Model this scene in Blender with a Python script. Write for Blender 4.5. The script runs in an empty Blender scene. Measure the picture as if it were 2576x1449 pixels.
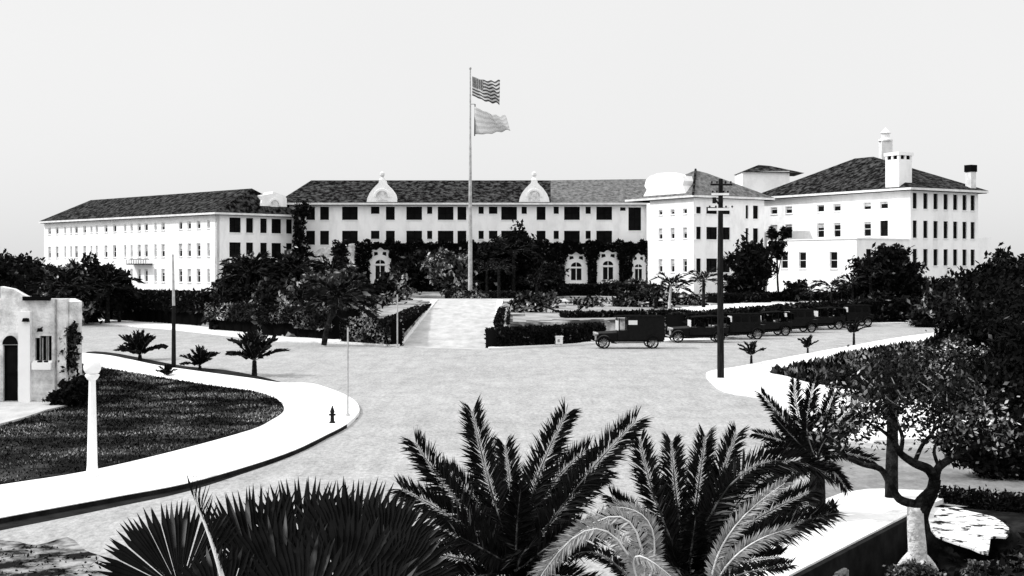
import bpy, math, random
import numpy as np
from mathutils import Vector, Matrix
R = math.radians
SC = bpy.context.scene
COL = SC.collection
# ------------------------------------------------------------------ camera, world, sun, exposure
F = 3333.0      # focal length in photo units (photo drawn 2576 x 1449 units)
CX, HY, H = 1288.0, 672.0, 5.6
cam_d = bpy.data.cameras.new('camera'); cam = bpy.data.objects.new('camera', cam_d); COL.objects.link(cam)
cam.location = (0, 0, H); cam.rotation_euler = (R(90), 0, 0)
cam_d.sensor_width = 36; cam_d.lens = 36 * F / 2576
cam_d.shift_y = -(724.5 - HY) / 2576
cam_d.clip_start = .1; cam_d.clip_end = 5000
SC.camera = cam
SUN_EL, SUN_AZ = R(43), R(-91)      # azimuth from +Y, negative = towards -X
w = bpy.data.worlds.new('World'); SC.world = w; w.use_nodes = True
nt = w.node_tree; nt.nodes.clear()
sky = nt.nodes.new('ShaderNodeTexSky'); sky.sky_type = 'NISHITA'; sky.sun_disc = False
sky.sun_elevation = SUN_EL; sky.sun_rotation = SUN_AZ
sky.air_density = 1.6; sky.dust_density = 4.0; sky.ozone_density = 1
bw = nt.nodes.new('ShaderNodeRGBToBW'); nt.links.new(sky.outputs[0], bw.inputs[0])
pw = nt.nodes.new('ShaderNodeMath'); pw.operation = 'POWER'; pw.inputs[1].default_value = .10
nt.links.new(bw.outputs[0], pw.inputs[0])
tc = nt.nodes.new('ShaderNodeTexCoord'); nz = nt.nodes.new('ShaderNodeTexNoise')
nz.inputs['Scale'].default_value = 3.5; nz.inputs['Detail'].default_value = 5
nt.links.new(tc.outputs['Generated'], nz.inputs['Vector'])
mr = nt.nodes.new('ShaderNodeMapRange'); mr.inputs[3].default_value = 7.55; mr.inputs[4].default_value = 8.0
nt.links.new(nz.outputs[0], mr.inputs[0])
mu = nt.nodes.new('ShaderNodeMath'); mu.operation = 'MULTIPLY'
nt.links.new(pw.outputs[0], mu.inputs[0]); nt.links.new(mr.outputs[0], mu.inputs[1])
sx_ = nt.nodes.new('ShaderNodeSeparateXYZ'); nt.links.new(tc.outputs['Generated'], sx_.inputs[0])
m2 = nt.nodes.new('ShaderNodeMapRange'); m2.inputs[1].default_value = .2; m2.inputs[2].default_value = .6; m2.inputs[3].default_value = 1; m2.inputs[4].default_value = 1.8
nt.links.new(sx_.outputs[2], m2.inputs[0])
mu2 = nt.nodes.new('ShaderNodeMath'); mu2.operation = 'MULTIPLY'; nt.links.new(mu.outputs[0], mu2.inputs[0]); nt.links.new(m2.outputs[0], mu2.inputs[1]); mu = mu2   # unseen upper sky brightened to fill the shaded walls
bg = nt.nodes.new('ShaderNodeBackground'); bg.inputs[1].default_value = .10
wo = nt.nodes.new('ShaderNodeOutputWorld')
nt.links.new(mu.outputs[0], bg.inputs[0]); nt.links.new(bg.outputs[0], wo.inputs[0])
sd = bpy.data.lights.new('sun', 'SUN'); sd.energy = 2.8; sd.angle = R(.5); sd.color = (1, 1, 1)
so = bpy.data.objects.new('sun', sd); COL.objects.link(so); so.location = (-60, 40, 80)
sv = Vector((math.sin(SUN_AZ) * math.cos(SUN_EL), math.cos(SUN_AZ) * math.cos(SUN_EL), math.sin(SUN_EL)))
so.rotation_euler = sv.to_track_quat('Z', 'Y').to_euler()
SC.view_settings.view_transform = 'Standard'; SC.view_settings.look = 'None'
SC.view_settings.exposure = 0.0; SC.view_settings.gamma = 1
SC.cycles.max_bounces = 5; SC.cycles.diffuse_bounces = 3; SC.cycles.use_denoising = True

# ------------------------------------------------------------------ helpers
def P(px, py, Y): return Vector(((px - CX) * Y / F, Y, H - (py - HY) * Y / F))
def G(px, py, z=0.0):
    Y = F * (H - z) / (py - HY); return Vector(((px - CX) * Y / F, Y, z))
def XY(px, Y): return (px - CX) * Y / F
def ZZ(py, Y): return H - (py - HY) * Y / F

def mat(name, c1, c2=None, scale=4.0, lo=.35, hi=.65, rough=.9, bump=0.0, bscale=None, spec=.04, detail=6, stretch=None, island=None, metal=0):
    m = bpy.data.materials.new(name); m.use_nodes = True
    t = m.node_tree; b = t.nodes['Principled BSDF']
    b.inputs['Roughness'].default_value = rough; b.inputs['Specular IOR Level'].default_value = spec
    b.inputs['Metallic'].default_value = metal
    g = lambda v: (v, v, v, 1)
    tcn = t.nodes.new('ShaderNodeTexCoord'); src = tcn.outputs['Object']
    if stretch:
        mp = t.nodes.new('ShaderNodeMapping'); mp.inputs['Scale'].default_value = stretch
        t.links.new(src, mp.inputs[0]); src = mp.outputs[0]
    if c2 is None: b.inputs['Base Color'].default_value = g(c1)
    else:
        n = t.nodes.new('ShaderNodeTexNoise'); n.inputs['Scale'].default_value = scale; n.inputs['Detail'].default_value = detail
        n.inputs['Roughness'].default_value = .65
        t.links.new(src, n.inputs['Vector'])
        r = t.nodes.new('ShaderNodeValToRGB'); e = r.color_ramp.elements
        e[0].position = lo; e[0].color = g(c1); e[1].position = hi; e[1].color = g(c2)
        t.links.new(n.outputs[0], r.inputs[0]); t.links.new(r.outputs[0], b.inputs['Base Color'])
    if island:   # per-leaf variation: (threshold, bright value)
        gi = t.nodes.new('ShaderNodeNewGeometry'); r2 = t.nodes.new('ShaderNodeValToRGB')
        r2.color_ramp.interpolation = 'LINEAR'; e = r2.color_ramp.elements
        e[0].position = island[0]; e[0].color = g(0); e[1].position = min(1, island[0] + island[2]); e[1].color = g(island[1])
        t.links.new(gi.outputs['Random Per Island'], r2.inputs[0])
        n2 = t.nodes.new('ShaderNodeTexNoise'); n2.inputs['Scale'].default_value = island[3]; n2.inputs['Detail'].default_value = 2
        t.links.new(tcn.outputs['Object'], n2.inputs['Vector'])
        r3 = t.nodes.new('ShaderNodeValToRGB'); e = r3.color_ramp.elements
        e[0].position = .46; e[0].color = g(.04); e[1].position = .62; e[1].color = g(1)
        t.links.new(n2.outputs[0], r3.inputs[0])
        mm = t.nodes.new('ShaderNodeMix'); mm.data_type = 'RGBA'; mm.blend_type = 'MULTIPLY'; mm.inputs[0].default_value = 1
        t.links.new(r2.outputs[0], mm.inputs[6]); t.links.new(r3.outputs[0], mm.inputs[7])
        ad = t.nodes.new('ShaderNodeMix'); ad.data_type = 'RGBA'; ad.blend_type = 'ADD'; ad.inputs[0].default_value = 1
        if c2 is None: ad.inputs[6].default_value = g(c1)
        else: t.links.new(r.outputs[0], ad.inputs[6])
        t.links.new(mm.outputs[2], ad.inputs[7]); t.links.new(ad.outputs[2], b.inputs['Base Color'])
    if bump:
        n3 = t.nodes.new('ShaderNodeTexNoise'); n3.inputs['Scale'].default_value = bscale or scale * 3; n3.inputs['Detail'].default_value = 8
        t.links.new(src, n3.inputs['Vector'])
        bp = t.nodes.new('ShaderNodeBump'); bp.inputs['Strength'].default_value = bump; bp.inputs['Distance'].default_value = .1
        t.links.new(n3.outputs[0], bp.inputs['Height']); t.links.new(bp.outputs[0], b.inputs['Normal'])
    return m

M = {}
M['stucco'] = mat('stucco', .76, .95, scale=.5, bump=.35, bscale=6, lo=.28, hi=.55, stretch=(1, 1, .45), detail=9)
M['house_stucco'] = mat('house_stucco', .36, .88, scale=1.5, bump=.6, bscale=9, lo=.3, hi=.62)
M['trim'] = mat('trim', .86, .92, scale=1)
M['cornice'] = mat('cornice', .62, .85, scale=1.2)
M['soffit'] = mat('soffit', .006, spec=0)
M['tile_dark'] = mat('tile_dark', .002, .085, scale=1.5, lo=.45, hi=.66, bump=.8, bscale=4, detail=9, spec=.02)
M['tile_grey'] = mat('tile_grey', .06, .19, scale=1.8, lo=.36, hi=.62, bump=.6, bscale=3, detail=8)
M['glass'] = mat('glass', .003, .008, scale=1.0, rough=.5, spec=.04)
M['blind'] = mat('blind', .3, .6, scale=2)
def road_mat(name, base, amps):
    m = bpy.data.materials.new(name); m.use_nodes = True; t = m.node_tree; b = t.nodes['Principled BSDF']
    b.inputs['Roughness'].default_value = .95; b.inputs['Specular IOR Level'].default_value = .03
    tcn = t.nodes.new('ShaderNodeTexCoord'); acc = None
    for sc_, dt, am, st_ in amps:
        mp = t.nodes.new('ShaderNodeMapping'); mp.inputs['Scale'].default_value = st_; t.links.new(tcn.outputs['Object'], mp.inputs[0])
        n = t.nodes.new('ShaderNodeTexNoise'); n.inputs['Scale'].default_value = sc_; n.inputs['Detail'].default_value = dt; n.inputs['Roughness'].default_value = .7
        t.links.new(mp.outputs[0], n.inputs['Vector'])
        r_ = t.nodes.new('ShaderNodeMapRange'); r_.inputs[1].default_value = .3; r_.inputs[2].default_value = .7; r_.inputs[3].default_value = 1 - am; r_.inputs[4].default_value = 1 + am * .6
        t.links.new(n.outputs[0], r_.inputs[0])
        if acc is None: acc = r_.outputs[0]
        else:
            q_ = t.nodes.new('ShaderNodeMath'); q_.operation = 'MULTIPLY'; t.links.new(acc, q_.inputs[0]); t.links.new(r_.outputs[0], q_.inputs[1]); acc = q_.outputs[0]
    q_ = t.nodes.new('ShaderNodeMath'); q_.operation = 'MULTIPLY'; t.links.new(acc, q_.inputs[0]); q_.inputs[1].default_value = base
    cb = t.nodes.new('ShaderNodeCombineColor')
    for i in range(3): t.links.new(q_.outputs[0], cb.inputs[i])
    t.links.new(cb.outputs[0], b.inputs['Base Color']); return m
M['road'] = road_mat('road', .405, [(.12, 4, .10, (1, 1, 1)), (1.1, 8, .22, (1, .45, 1)), (7, 6, .36, (1, .5, 1)), (24, 3, .22, (1, .5, 1)), (.5, 3, .08, (4, .25, 1))])
M['road_grey'] = road_mat('road_grey', .26, [(.5, 6, .3, (1, 1, 1)), (2.2, 8, .3, (1, .6, 1)), (9, 6, .25, (1, .6, 1))])
M['road_near'] = mat('road_near', .006, .34, scale=1.3, lo=.45, hi=.62, bump=.3, bscale=6, detail=10)
M['walk'] = mat('walk', .55, .80, scale=1.0, lo=.28, hi=.5, bump=.2, bscale=8, detail=9)
M['drive'] = mat('drive', .34, .52, scale=1.2, lo=.3, hi=.65, bump=.3, bscale=5, detail=10, stretch=(1, .4, 1))
M['terrace'] = mat('terrace', .03, .34, scale=.35, lo=.42, hi=.58, bump=.3, bscale=3, detail=10)
M['pale_lawn'] = mat('pale_lawn', .16, .36, scale=.8, lo=.35, hi=.6, bump=.3, bscale=5, detail=10)
M['shade_and_black'] = mat('shade_and_black', .006, .02, scale=2)  # near-black for painted kerb shade, gutter, retaining wall and hydrant
M['lawn'] = mat('lawn', .004, .05, scale=.5, lo=.50, hi=.66, bump=.5, bscale=12, detail=10)
M['grass'] = mat('grass', .002, None, rough=1, spec=0, island=(.25, .5, .75, .4))
M['soil'] = mat('soil', .006, .03, scale=1.5, lo=.45, hi=.7)
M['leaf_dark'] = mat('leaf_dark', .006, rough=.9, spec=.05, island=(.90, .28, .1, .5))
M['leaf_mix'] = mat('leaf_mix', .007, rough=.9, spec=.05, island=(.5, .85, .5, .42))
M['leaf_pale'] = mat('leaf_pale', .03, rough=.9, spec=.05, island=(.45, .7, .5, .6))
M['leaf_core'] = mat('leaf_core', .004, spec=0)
M['ivy'] = mat('ivy', .005, rough=.9, spec=.03, island=(.93, .25, .07, .9))
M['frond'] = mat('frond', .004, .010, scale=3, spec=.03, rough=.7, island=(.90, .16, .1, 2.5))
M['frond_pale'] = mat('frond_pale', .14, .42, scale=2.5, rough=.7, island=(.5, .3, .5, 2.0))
M['rachis'] = mat('rachis', .02, .3, scale=3, lo=.45, hi=.7)
M['rachis_white'] = mat('rachis_white', .6, .8, scale=3)
M['bark'] = mat('bark', .006, .03, scale=5, bump=.8, bscale=14, lo=.45)
M['bark_pale'] = mat('bark_pale', .45, .75, scale=4, bump=.5, bscale=12)
M['bark_grey'] = mat('bark_grey', .16, .4, scale=4, bump=.5, bscale=12)
M['pole_wood'] = mat('pole_wood', .006, .02, scale=4, stretch=(3, 3, .4), bump=.4)
M['pole_grey'] = mat('pole_grey', .3, .5, scale=3)
M['white_paint'] = mat('white_paint', .8, .88, scale=4, rough=.6)
M['globe'] = mat('globe', .85, rough=.35, spec=.5)
M['black_paint'] = mat('black_paint', .004, .008, scale=6, rough=.4, spec=.08)
M['tyre'] = mat('tyre', .008, rough=.95)
M['steel'] = mat('steel', .5, rough=.35, metal=.6)
M['car_glass'] = mat('car_glass', .75, rough=.3, spec=.5)
M['canvas'] = mat('canvas', .006, .015, scale=5, spec=0)
M['flag_dark'] = None

class MB:
    def __init__(s): s.v = []; s.f = []; s.m = []
    def add(s, vs, fs, mi=0):
        o = len(s.v); s.v += [tuple(v) for v in vs]
        for f in fs: s.f.append([i + o for i in f]); s.m.append(mi)
    def box(s, c, d, rz=0, mi=0, top=1.0):
        hx, hy, hz = d[0] / 2, d[1] / 2, d[2] / 2; vs = []
        ca, sa = math.cos(rz), math.sin(rz)
        for z in (-1, 1):
            k = top if z > 0 else 1
            for x, y in ((-1, -1), (1, -1), (1, 1), (-1, 1)):
                X, Y = x * hx * k, y * hy * k
                vs.append((c[0] + X * ca - Y * sa, c[1] + X * sa + Y * ca, c[2] + z * hz))
        s.add(vs, [(0, 3, 2, 1), (4, 5, 6, 7), (0, 1, 5, 4), (1, 2, 6, 5), (2, 3, 7, 6), (3, 0, 4, 7)], mi)
        return s
    def prism(s, poly, z0, z1, mi=0):
        n = len(poly); a = sum(poly[i][0] * poly[(i + 1) % n][1] - poly[(i + 1) % n][0] * poly[i][1] for i in range(n))
        if a < 0: poly = list(poly)[::-1]
        vs = [(p[0], p[1], z0) for p in poly] + [(p[0], p[1], z1) for p in poly]
        s.add(vs, [list(range(n, 2 * n)), list(range(n))[::-1]] + [(i, (i + 1) % n, n + (i + 1) % n, n + i) for i in range(n)], mi)
        return s
    def ext(s, prof, O, d, n, th, mi=0):   # profile [(s,z)] on vertical plane through O along d, extruded along n by th
        k = len(prof); vs = [(O[0] + d[0] * a, O[1] + d[1] * a, z) for a, z in prof]
        vs += [(x + n[0] * th, y + n[1] * th, z) for x, y, z in vs]
        s.add(vs, [list(range(k)), list(range(k, 2 * k))[::-1]] + [(i, k + i, k + (i + 1) % k, (i + 1) % k) for i in range(k)], mi)
        return s
    def tube(s, pts, rad, n=8, mi=0, cap=True):
        pts = [Vector(p) for p in pts]; rad = rad if hasattr(rad, '__len__') else [rad] * len(pts); vs = []
        for i, p in enumerate(pts):
            t = (pts[min(i + 1, len(pts) - 1)] - pts[max(i - 1, 0)]).normalized()
            u = t.cross(Vector((0, 1, 0)) if abs(t.y) < .9 else Vector((1, 0, 0))).normalized(); v = t.cross(u)
            for k in range(n):
                a = 2 * math.pi * k / n; vs.append(p + (u * math.cos(a) + v * math.sin(a)) * rad[i])
        fs = [(i * n + k, i * n + (k + 1) % n, (i + 1) * n + (k + 1) % n, (i + 1) * n + k) for i in range(len(pts) - 1) for k in range(n)]
        if cap: fs += [list(range(n))[::-1], list(range((len(pts) - 1) * n, len(pts) * n))]
        s.add(vs, fs, mi); return s
    def lathe(s, c, prof, n=16, mi=0):
        vs = [(c[0] + r * math.cos(2 * math.pi * k / n), c[1] + r * math.sin(2 * math.pi * k / n), c[2] + z) for r, z in prof for k in range(n)]
        s.add(vs, [(i * n + k, i * n + (k + 1) % n, (i + 1) * n + (k + 1) % n, (i + 1) * n + k) for i in range(len(prof) - 1) for k in range(n)], mi)
        return s
    def build(s, name, mats, parent=None, local=False, smooth=False):
        me = bpy.data.meshes.new(name); o = bpy.data.objects.new(name, me)
        off = Vector((0, 0, 0)); q = parent
        while q is not None and not local: off += q.location; q = q.parent
        me.from_pydata([(v[0] - off.x, v[1] - off.y, v[2] - off.z) for v in s.v], [], s.f)
        for mm in (mats if isinstance(mats, (list, tuple)) else [mats]): me.materials.append(M[mm] if isinstance(mm, str) else mm)
        me.polygons.foreach_set('material_index', s.m)
        if smooth: me.polygons.foreach_set('use_smooth', [True] * len(s.f))
        me.update(); COL.objects.link(o); o.parent = parent
        return o

def tag(o, label=None, cat=None, group=None, kind=None):
    if label: o['label'] = label
    if cat: o['category'] = cat
    if group: o['group'] = group
    if kind: o['kind'] = kind
    return o
def empty(name, loc, label, cat, group=None, rz=0):
    o = bpy.data.objects.new(name, None); COL.objects.link(o); o.location = loc; o.rotation_euler = (0, 0, rz); o.empty_display_size = .3
    return tag(o, label, cat, group)
def struct(mb, name, m): return tag(mb.build(name, m), kind='structure')
def copy_tree(o, parent=None):
    c = o.copy(); COL.objects.link(c); c.parent = parent
    for ch in list(o.children): copy_tree(ch, c)
    return c

def quads_obj(name, V, nper, mats, parent=None, extra=None, off=(0, 0, 0), local=False):
    """V: (N, nper, 3) array, one polygon for each row; extra: (verts, faces) of a core added with material 1"""
    N = V.shape[0]; vv = V.reshape(-1, 3).astype(np.float64)
    o3 = np.array(off, float); q = parent
    while q is not None and not local: o3 = o3 + np.array(q.location); q = q.parent
    ev, ef = extra if extra is not None else (np.zeros((0, 3)), np.zeros((0, 3), int))
    allv = np.vstack([vv, ev]) - o3
    me = bpy.data.meshes.new(name); me.vertices.add(len(allv)); me.vertices.foreach_set('co', allv.ravel())
    nl = N * nper + ef.size
    me.loops.add(nl); me.loops.foreach_set('vertex_index', np.concatenate([np.arange(N * nper), (ef + len(vv)).ravel()]).astype(np.int32))
    me.polygons.add(N + len(ef))
    st = np.concatenate([np.arange(N) * nper, N * nper + np.arange(len(ef)) * 3]).astype(np.int32)
    me.polygons.foreach_set('loop_start', st)
    me.polygons.foreach_set('material_index', np.concatenate([np.zeros(N), np.ones(len(ef))]).astype(np.int32))
    for mm in mats: me.materials.append(M[mm])
    me.update(calc_edges=True); me.validate()
    o = bpy.data.objects.new(name, me); COL.objects.link(o); o.parent = parent
    return o

import bmesh
_bm = bmesh.new(); bmesh.ops.create_icosphere(_bm, subdivisions=3, radius=1)
ICO_V = np.array([v.co[:] for v in _bm.verts]); ICO_F = np.array([[v.index for v in f.verts] for f in _bm.faces]); _bm.free()

def leaf_quads(pts, size, rng, flat=.0, aspect=.55, nper=4):
    n = len(pts); a = rng.normal(size=(n, 3)); a /= np.linalg.norm(a, axis=1)[:, None]
    b = rng.normal(size=(n, 3)); b[:, 2] += flat
    b = np.cross(a, b); b /= np.linalg.norm(b, axis=1)[:, None] + 1e-9
    s = size * (.6 + .8 * rng.random(n))[:, None]
    a = a * s; b = b * s * aspect
    return np.stack([pts - a, pts - b * .9 - a * .1, pts + a, pts + b * .9 - a * .1], 1)

def foliage(name, lobes, n, size, seed, mats=('leaf_dark', 'leaf_core'), parent=None, core=.70, rag=.34):
    """lobes: (cx,cy,cz,rx,ry,rz) in world coordinates"""
    rng = np.random.default_rng(seed); L = np.array(lobes, float)
    area = (L[:, 3] * L[:, 5]) ** .9; cnt = np.maximum((n * area / area.sum()).astype(int), 20)
    pts = []; ev = []; ef = []; k = 0
    for l, c in zip(L, cnt):
        d = rng.normal(size=(c, 3)); d /= np.linalg.norm(d, axis=1)[:, None]
        ph = rng.random(3) * 6.3
        wob = 1 + rag * (np.sin(d[:, 0] * 5 + ph[0]) * np.sin(d[:, 2] * 6 + ph[1]) + .6 * np.sin(d[:, 0] * 13 + ph[2]) * np.cos(d[:, 2] * 11 + d[:, 1] * 9))
        r = (.60 + .44 * rng.random(c) ** .8 + .22 * (rng.random(c) > .93)) * wob
        pts.append(l[:3] + d * r[:, None] * l[3:])
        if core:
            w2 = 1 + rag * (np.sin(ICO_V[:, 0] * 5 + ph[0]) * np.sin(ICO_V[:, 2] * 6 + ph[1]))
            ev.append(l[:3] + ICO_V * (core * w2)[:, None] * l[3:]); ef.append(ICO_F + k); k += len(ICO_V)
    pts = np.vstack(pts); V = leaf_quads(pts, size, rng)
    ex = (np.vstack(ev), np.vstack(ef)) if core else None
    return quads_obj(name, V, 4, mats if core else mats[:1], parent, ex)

def in_poly(pts, poly):
    x, y = pts[:, 0], pts[:, 1]; ins = np.zeros(len(pts), bool); n = len(poly)
    for i in range(n):
        x1, y1 = poly[i][:2]; x2, y2 = poly[(i + 1) % n][:2]
        c = ((y1 > y) != (y2 > y)) & (x < (x2 - x1) * (y - y1) / (y2 - y1 + 1e-12) + x1); ins ^= c
    return ins
def scatter(poly, n, seed):
    rng = np.random.default_rng(seed); p = np.array([q[:2] for q in poly]); lo, hi = p.min(0), p.max(0); out = np.zeros((0, 2))
    while len(out) < n:
        c = lo + (hi - lo) * rng.random((n * 2, 2)); out = np.vstack([out, c[in_poly(c, p)]])
    return out[:n]

# ------------------------------------------------------------------ ground
EDGE = [G(-300, 800), G(205, 813), G(430, 830), G(590, 848), G(700, 860), G(800, 863), G(1003, 873), G(1228, 880), G(1500, 866), G(1790, 858), G(1990, 835), G(2145, 818), G(2390, 812), G(2800, 812)]
EX = np.array([e.x for e in EDGE]); EY = np.array([e.y for e in EDGE])
WIDTH = [12, 8, 8, 6, 5, 5, 1.0, 1.4, 4, 5, 5, 5, 5, 5]
def edge(x): return np.interp(x, EX, EY)
def terrain(x, y):
    x = np.asarray(x, float); y = np.asarray(y, float)
    d = y - edge(x) - np.interp(x, EX, WIDTH)
    z = np.clip(d * 1.2, 0, 1.55) + np.clip((d - 3) * .016, 0, .5)
    ramp = np.clip((y - 94.5) * .047, 0, 2.05)
    k = np.clip((np.abs(x + 4.7) - 3.45) / .5, 0, 1)
    z = np.where(y < 200, ramp * (1 - k) + z * k, z)
    return z
# the sunk yard at the near right
WA, WB = G(2290, 1302), G(1985, 1462)
wd = (WA - WB).normalized(); wn = Vector((wd.y, -wd.x, 0))
def low(x, y):
    d = (x - WB.x) * wn.x + (y - WB.y) * wn.y
    s = (x - WA.x) * wd.x + (y - WA.y) * wd.y
    return np.clip((d + .9) / .6, 0, 1) * np.clip((2.9 - d) / .9, 0, 1) * np.clip((-s - .3 + np.clip(d, 0, 9) * .3) / 1.2 , 0, 1)
def ground_grid(x0, x1, y0, y1, step, name, mats, fn, mi=None):
    xs = np.arange(x0, x1 + step / 2, step); ys = np.arange(y0, y1 + step / 2, step)
    X, Y = np.meshgrid(xs, ys); Z = fn(X, Y); nx = len(xs); ny = len(ys)
    me = bpy.data.meshes.new(name); V = np.stack([X, Y, Z], -1).reshape(-1, 3)
    i = (np.arange(ny - 1)[:, None] * nx + np.arange(nx - 1)[None]).ravel()
    Fc = np.stack([i, i + 1, i + nx + 1, i + nx], 1)
    me.vertices.add(len(V)); me.vertices.foreach_set('co', V.ravel())
    me.loops.add(Fc.size); me.loops.foreach_set('vertex_index', Fc.ravel().astype(np.int32))
    me.polygons.add(len(Fc)); me.polygons.foreach_set('loop_start', (np.arange(len(Fc)) * 4).astype(np.int32))
    if mi is not None:
        c = V[Fc].mean(1); me.polygons.foreach_set('material_index', mi(c[:, 0], c[:, 1]).astype(np.int32))
    for m_ in mats: me.materials.append(M[m_])
    me.update(calc_edges=True)
    o = bpy.data.objects.new(name, me); COL.objects.link(o); return tag(o, kind='structure')
def tmi(x, y):
    drv = (np.abs(x + 4.7) < 3.5) & (y < 142)
    fore = (np.abs(x + 3) < 9) & (y >= 138) & (y < 150)
    return np.where(drv, 1, np.where(fore, 1, 0))
ground_grid(-110, 110, 84, 262, .5, 'hotel_ground', ['terrace', 'drive'],
            lambda x, y: terrain(x, y) - .012, tmi)
ground_grid(3, 30, 2, 42, .4, 'yard_ground', ['soil'], lambda x, y: -1.5 * low(x, y) - .03 - .02)
g = MB()
a0, a1 = (3.2, 2.2), (29.8, 41.8)
for (xa, ya, xb, yb) in [(-1500, -60, 3.2, 84.1), (29.8, -60, 1500, 84.1), (3.2, -60, 29.8, 2.2), (3.2, 41.8, 29.8, 84.1),
                         (-1500, 84.1, -109.9, 3000), (109.9, 84.1, 1500, 3000)]:
    g.add([(xa, ya, 0), (xb, ya, 0), (xb, yb, 0), (xa, yb, 0)], [(0, 1, 2, 3)])
g.add([(-109.9, 261.8, -.02), (109.9, 261.8, -.02), (109.9, 3000, -.02), (-109.9, 3000, -.02)], [(0, 1, 2, 3)])
g.add([(-109.9, 84.1, 0), (109.9, 84.1, 0)] + [(min(109.9, max(-109.9, e.x)), e.y + .2, 0) for e in EDGE[::-1]], [list(range(2 + len(EDGE)))])
# road sheet inside the yard window: left of the wall and beyond the near path
near_path = [G(1700, 1500), G(1950, 1380), G(2115, 1300)]
yl = [(3.2, 2.2), (WB.x - .9, 2.2), (WB.x - .9, WB.y), (WA.x - .9, WA.y), (WA.x + .5, WA.y + 1.2), (29.8, WA.y + 4.0), (29.8, 41.8), (3.2, 41.8)]
g.add([(x, y, 0) for x, y in yl], [list(range(len(yl)))])
struct(g, 'road', 'road')

def slab(name, pts, z0, z1, m): return struct(MB().prism([p[:2] for p in pts], z0, z1), name, m)
def smooth(pts, n=4, closed=False):
    P_ = [Vector(p[:2]) for p in pts]; out = []; N = len(P_)
    for i in range(N if closed else N - 1):
        a, b, c, d = (P_[(i - 1) % N], P_[i], P_[(i + 1) % N], P_[(i + 2) % N]) if closed else (P_[max(i - 1, 0)], P_[i], P_[i + 1], P_[min(i + 2, N - 1)])
        for k in range(n):
            t = k / n; out.append(.5 * ((2 * b) + (-a + c) * t + (2 * a - 5 * b + 4 * c - d) * t * t + (-a + 3 * b - 3 * c + d) * t ** 3))
    if not closed: out.append(P_[-1])
    return [(p.x, p.y) for p in out]
# left island
low_edge = [(-260, 1372), (0, 1317), (160, 1287), (304, 1260), (469, 1228), (629, 1182), (740, 1143), (820, 1104), (872, 1076), (899, 1050), (904, 1036), (895, 1018), (868, 1000), (820, 981), (776, 970), (706, 969), (629, 957), (503, 940), (391, 923), (282, 900), (191, 891), (0, 872), (-260, 860)]
isl = smooth([G(*p) for p in low_edge], 4)
struct(MB().prism(isl, -.05, .13), 'pavement', 'walk')
lawn_in = [(-260, 1275), (0, 1232), (217, 1197), (434, 1146), (629, 1091), (681, 1066), (706, 1050), (714, 1037), (706, 1022), (681, 1007), (630, 992), (503, 974), (373, 952), (243, 930), (150, 915), (0, 905), (-260, 890)]
lawn_poly = smooth([G(*p) for p in lawn_in], 4)
slab('lawn', lawn_poly, .05, .16, 'lawn')
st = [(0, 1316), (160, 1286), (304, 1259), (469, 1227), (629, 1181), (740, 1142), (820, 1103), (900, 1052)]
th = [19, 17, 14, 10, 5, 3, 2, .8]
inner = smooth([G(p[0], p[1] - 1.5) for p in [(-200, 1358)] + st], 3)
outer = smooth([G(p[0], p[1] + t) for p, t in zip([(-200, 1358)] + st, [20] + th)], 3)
b_ = MB(); b_.add([(x, y, .004) for x, y in inner + outer[::-1]], [list(range(len(inner) + len(outer)))][:1]); struct(b_, 'gutter_and_shade', 'shade_and_black')  # dark gutter and kerb shade painted as one tapering strip
b_ = MB(); kp = isl[0:33]
for i in range(len(kp) - 1):
    (xa, ya), (xb, yb) = kp[i], kp[i + 1]; dx, dy = yb - ya, -(xb - xa); l_ = math.hypot(dx, dy); dx, dy = dx / l_ * .015, dy / l_ * .015
    b_.add([(xa + dx, ya + dy, -.01), (xb + dx, yb + dy, -.01), (xb + dx, yb + dy, .112), (xa + dx, ya + dy, .112), (xa - dx, ya - dy, .112), (xb - dx, yb - dy, .112)], [(0, 1, 2, 3), (3, 2, 5, 4)])
struct(b_, 'kerb', 'shade_and_black')  # dark sheet over the kerb face, its shade painted in
# verge behind the little palms of the left island
vg = smooth([G(*p) for p in [(215, 888), (282, 896), (391, 919), (503, 936), (629, 953), (700, 965), (705, 961), (640, 944), (560, 930), (470, 922), (391, 908), (300, 890), (240, 884)]], 2, True)
b_ = MB(); b_.add([(x, y, .008) for x, y in vg], [list(range(len(vg)))]); struct(b_, 'verge', 'soil')
# walk in front of the house
hw = [(-200, 1018), (0, 1020), (120, 1017), (200, 1019), (170, 1034), (120, 1045), (60, 1066), (0, 1083), (-200, 1120)]
b_ = MB(); b_.prism([G(*p)[:2] for p in hw], .1, .235); struct(b_, 'footpath', 'drive')
# right island
ro = [(2900, 760), (2480, 822), (2367, 838), (2262, 852), (2145, 873), (2028, 894), (1897, 919), (1840, 930), (1788, 938), (1776, 948), (1790, 966), (1824, 988), (1911, 1003), (1958, 1024), (2010, 1060), (2080, 1100), (2200, 1116), (2330, 1112), (2600, 1110), (2900, 1110)]
risl = smooth([G(*p) for p in ro], 3)
struct(MB().prism(risl, -.05, .12), 'pavement', 'walk')
rl = [(2900, 800), (2500, 835), (2373, 848), (2320, 867), (2188, 886), (2086, 907), (1984, 929), (1935, 942), (1979, 952), (2028, 967), (2086, 977), (2215, 995), (2330, 1012), (2600, 1030), (2900, 1030)]
rlawn = smooth([G(*p) for p in rl], 3)
slab('lawn', rlawn, .05, .15, 'lawn')
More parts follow.
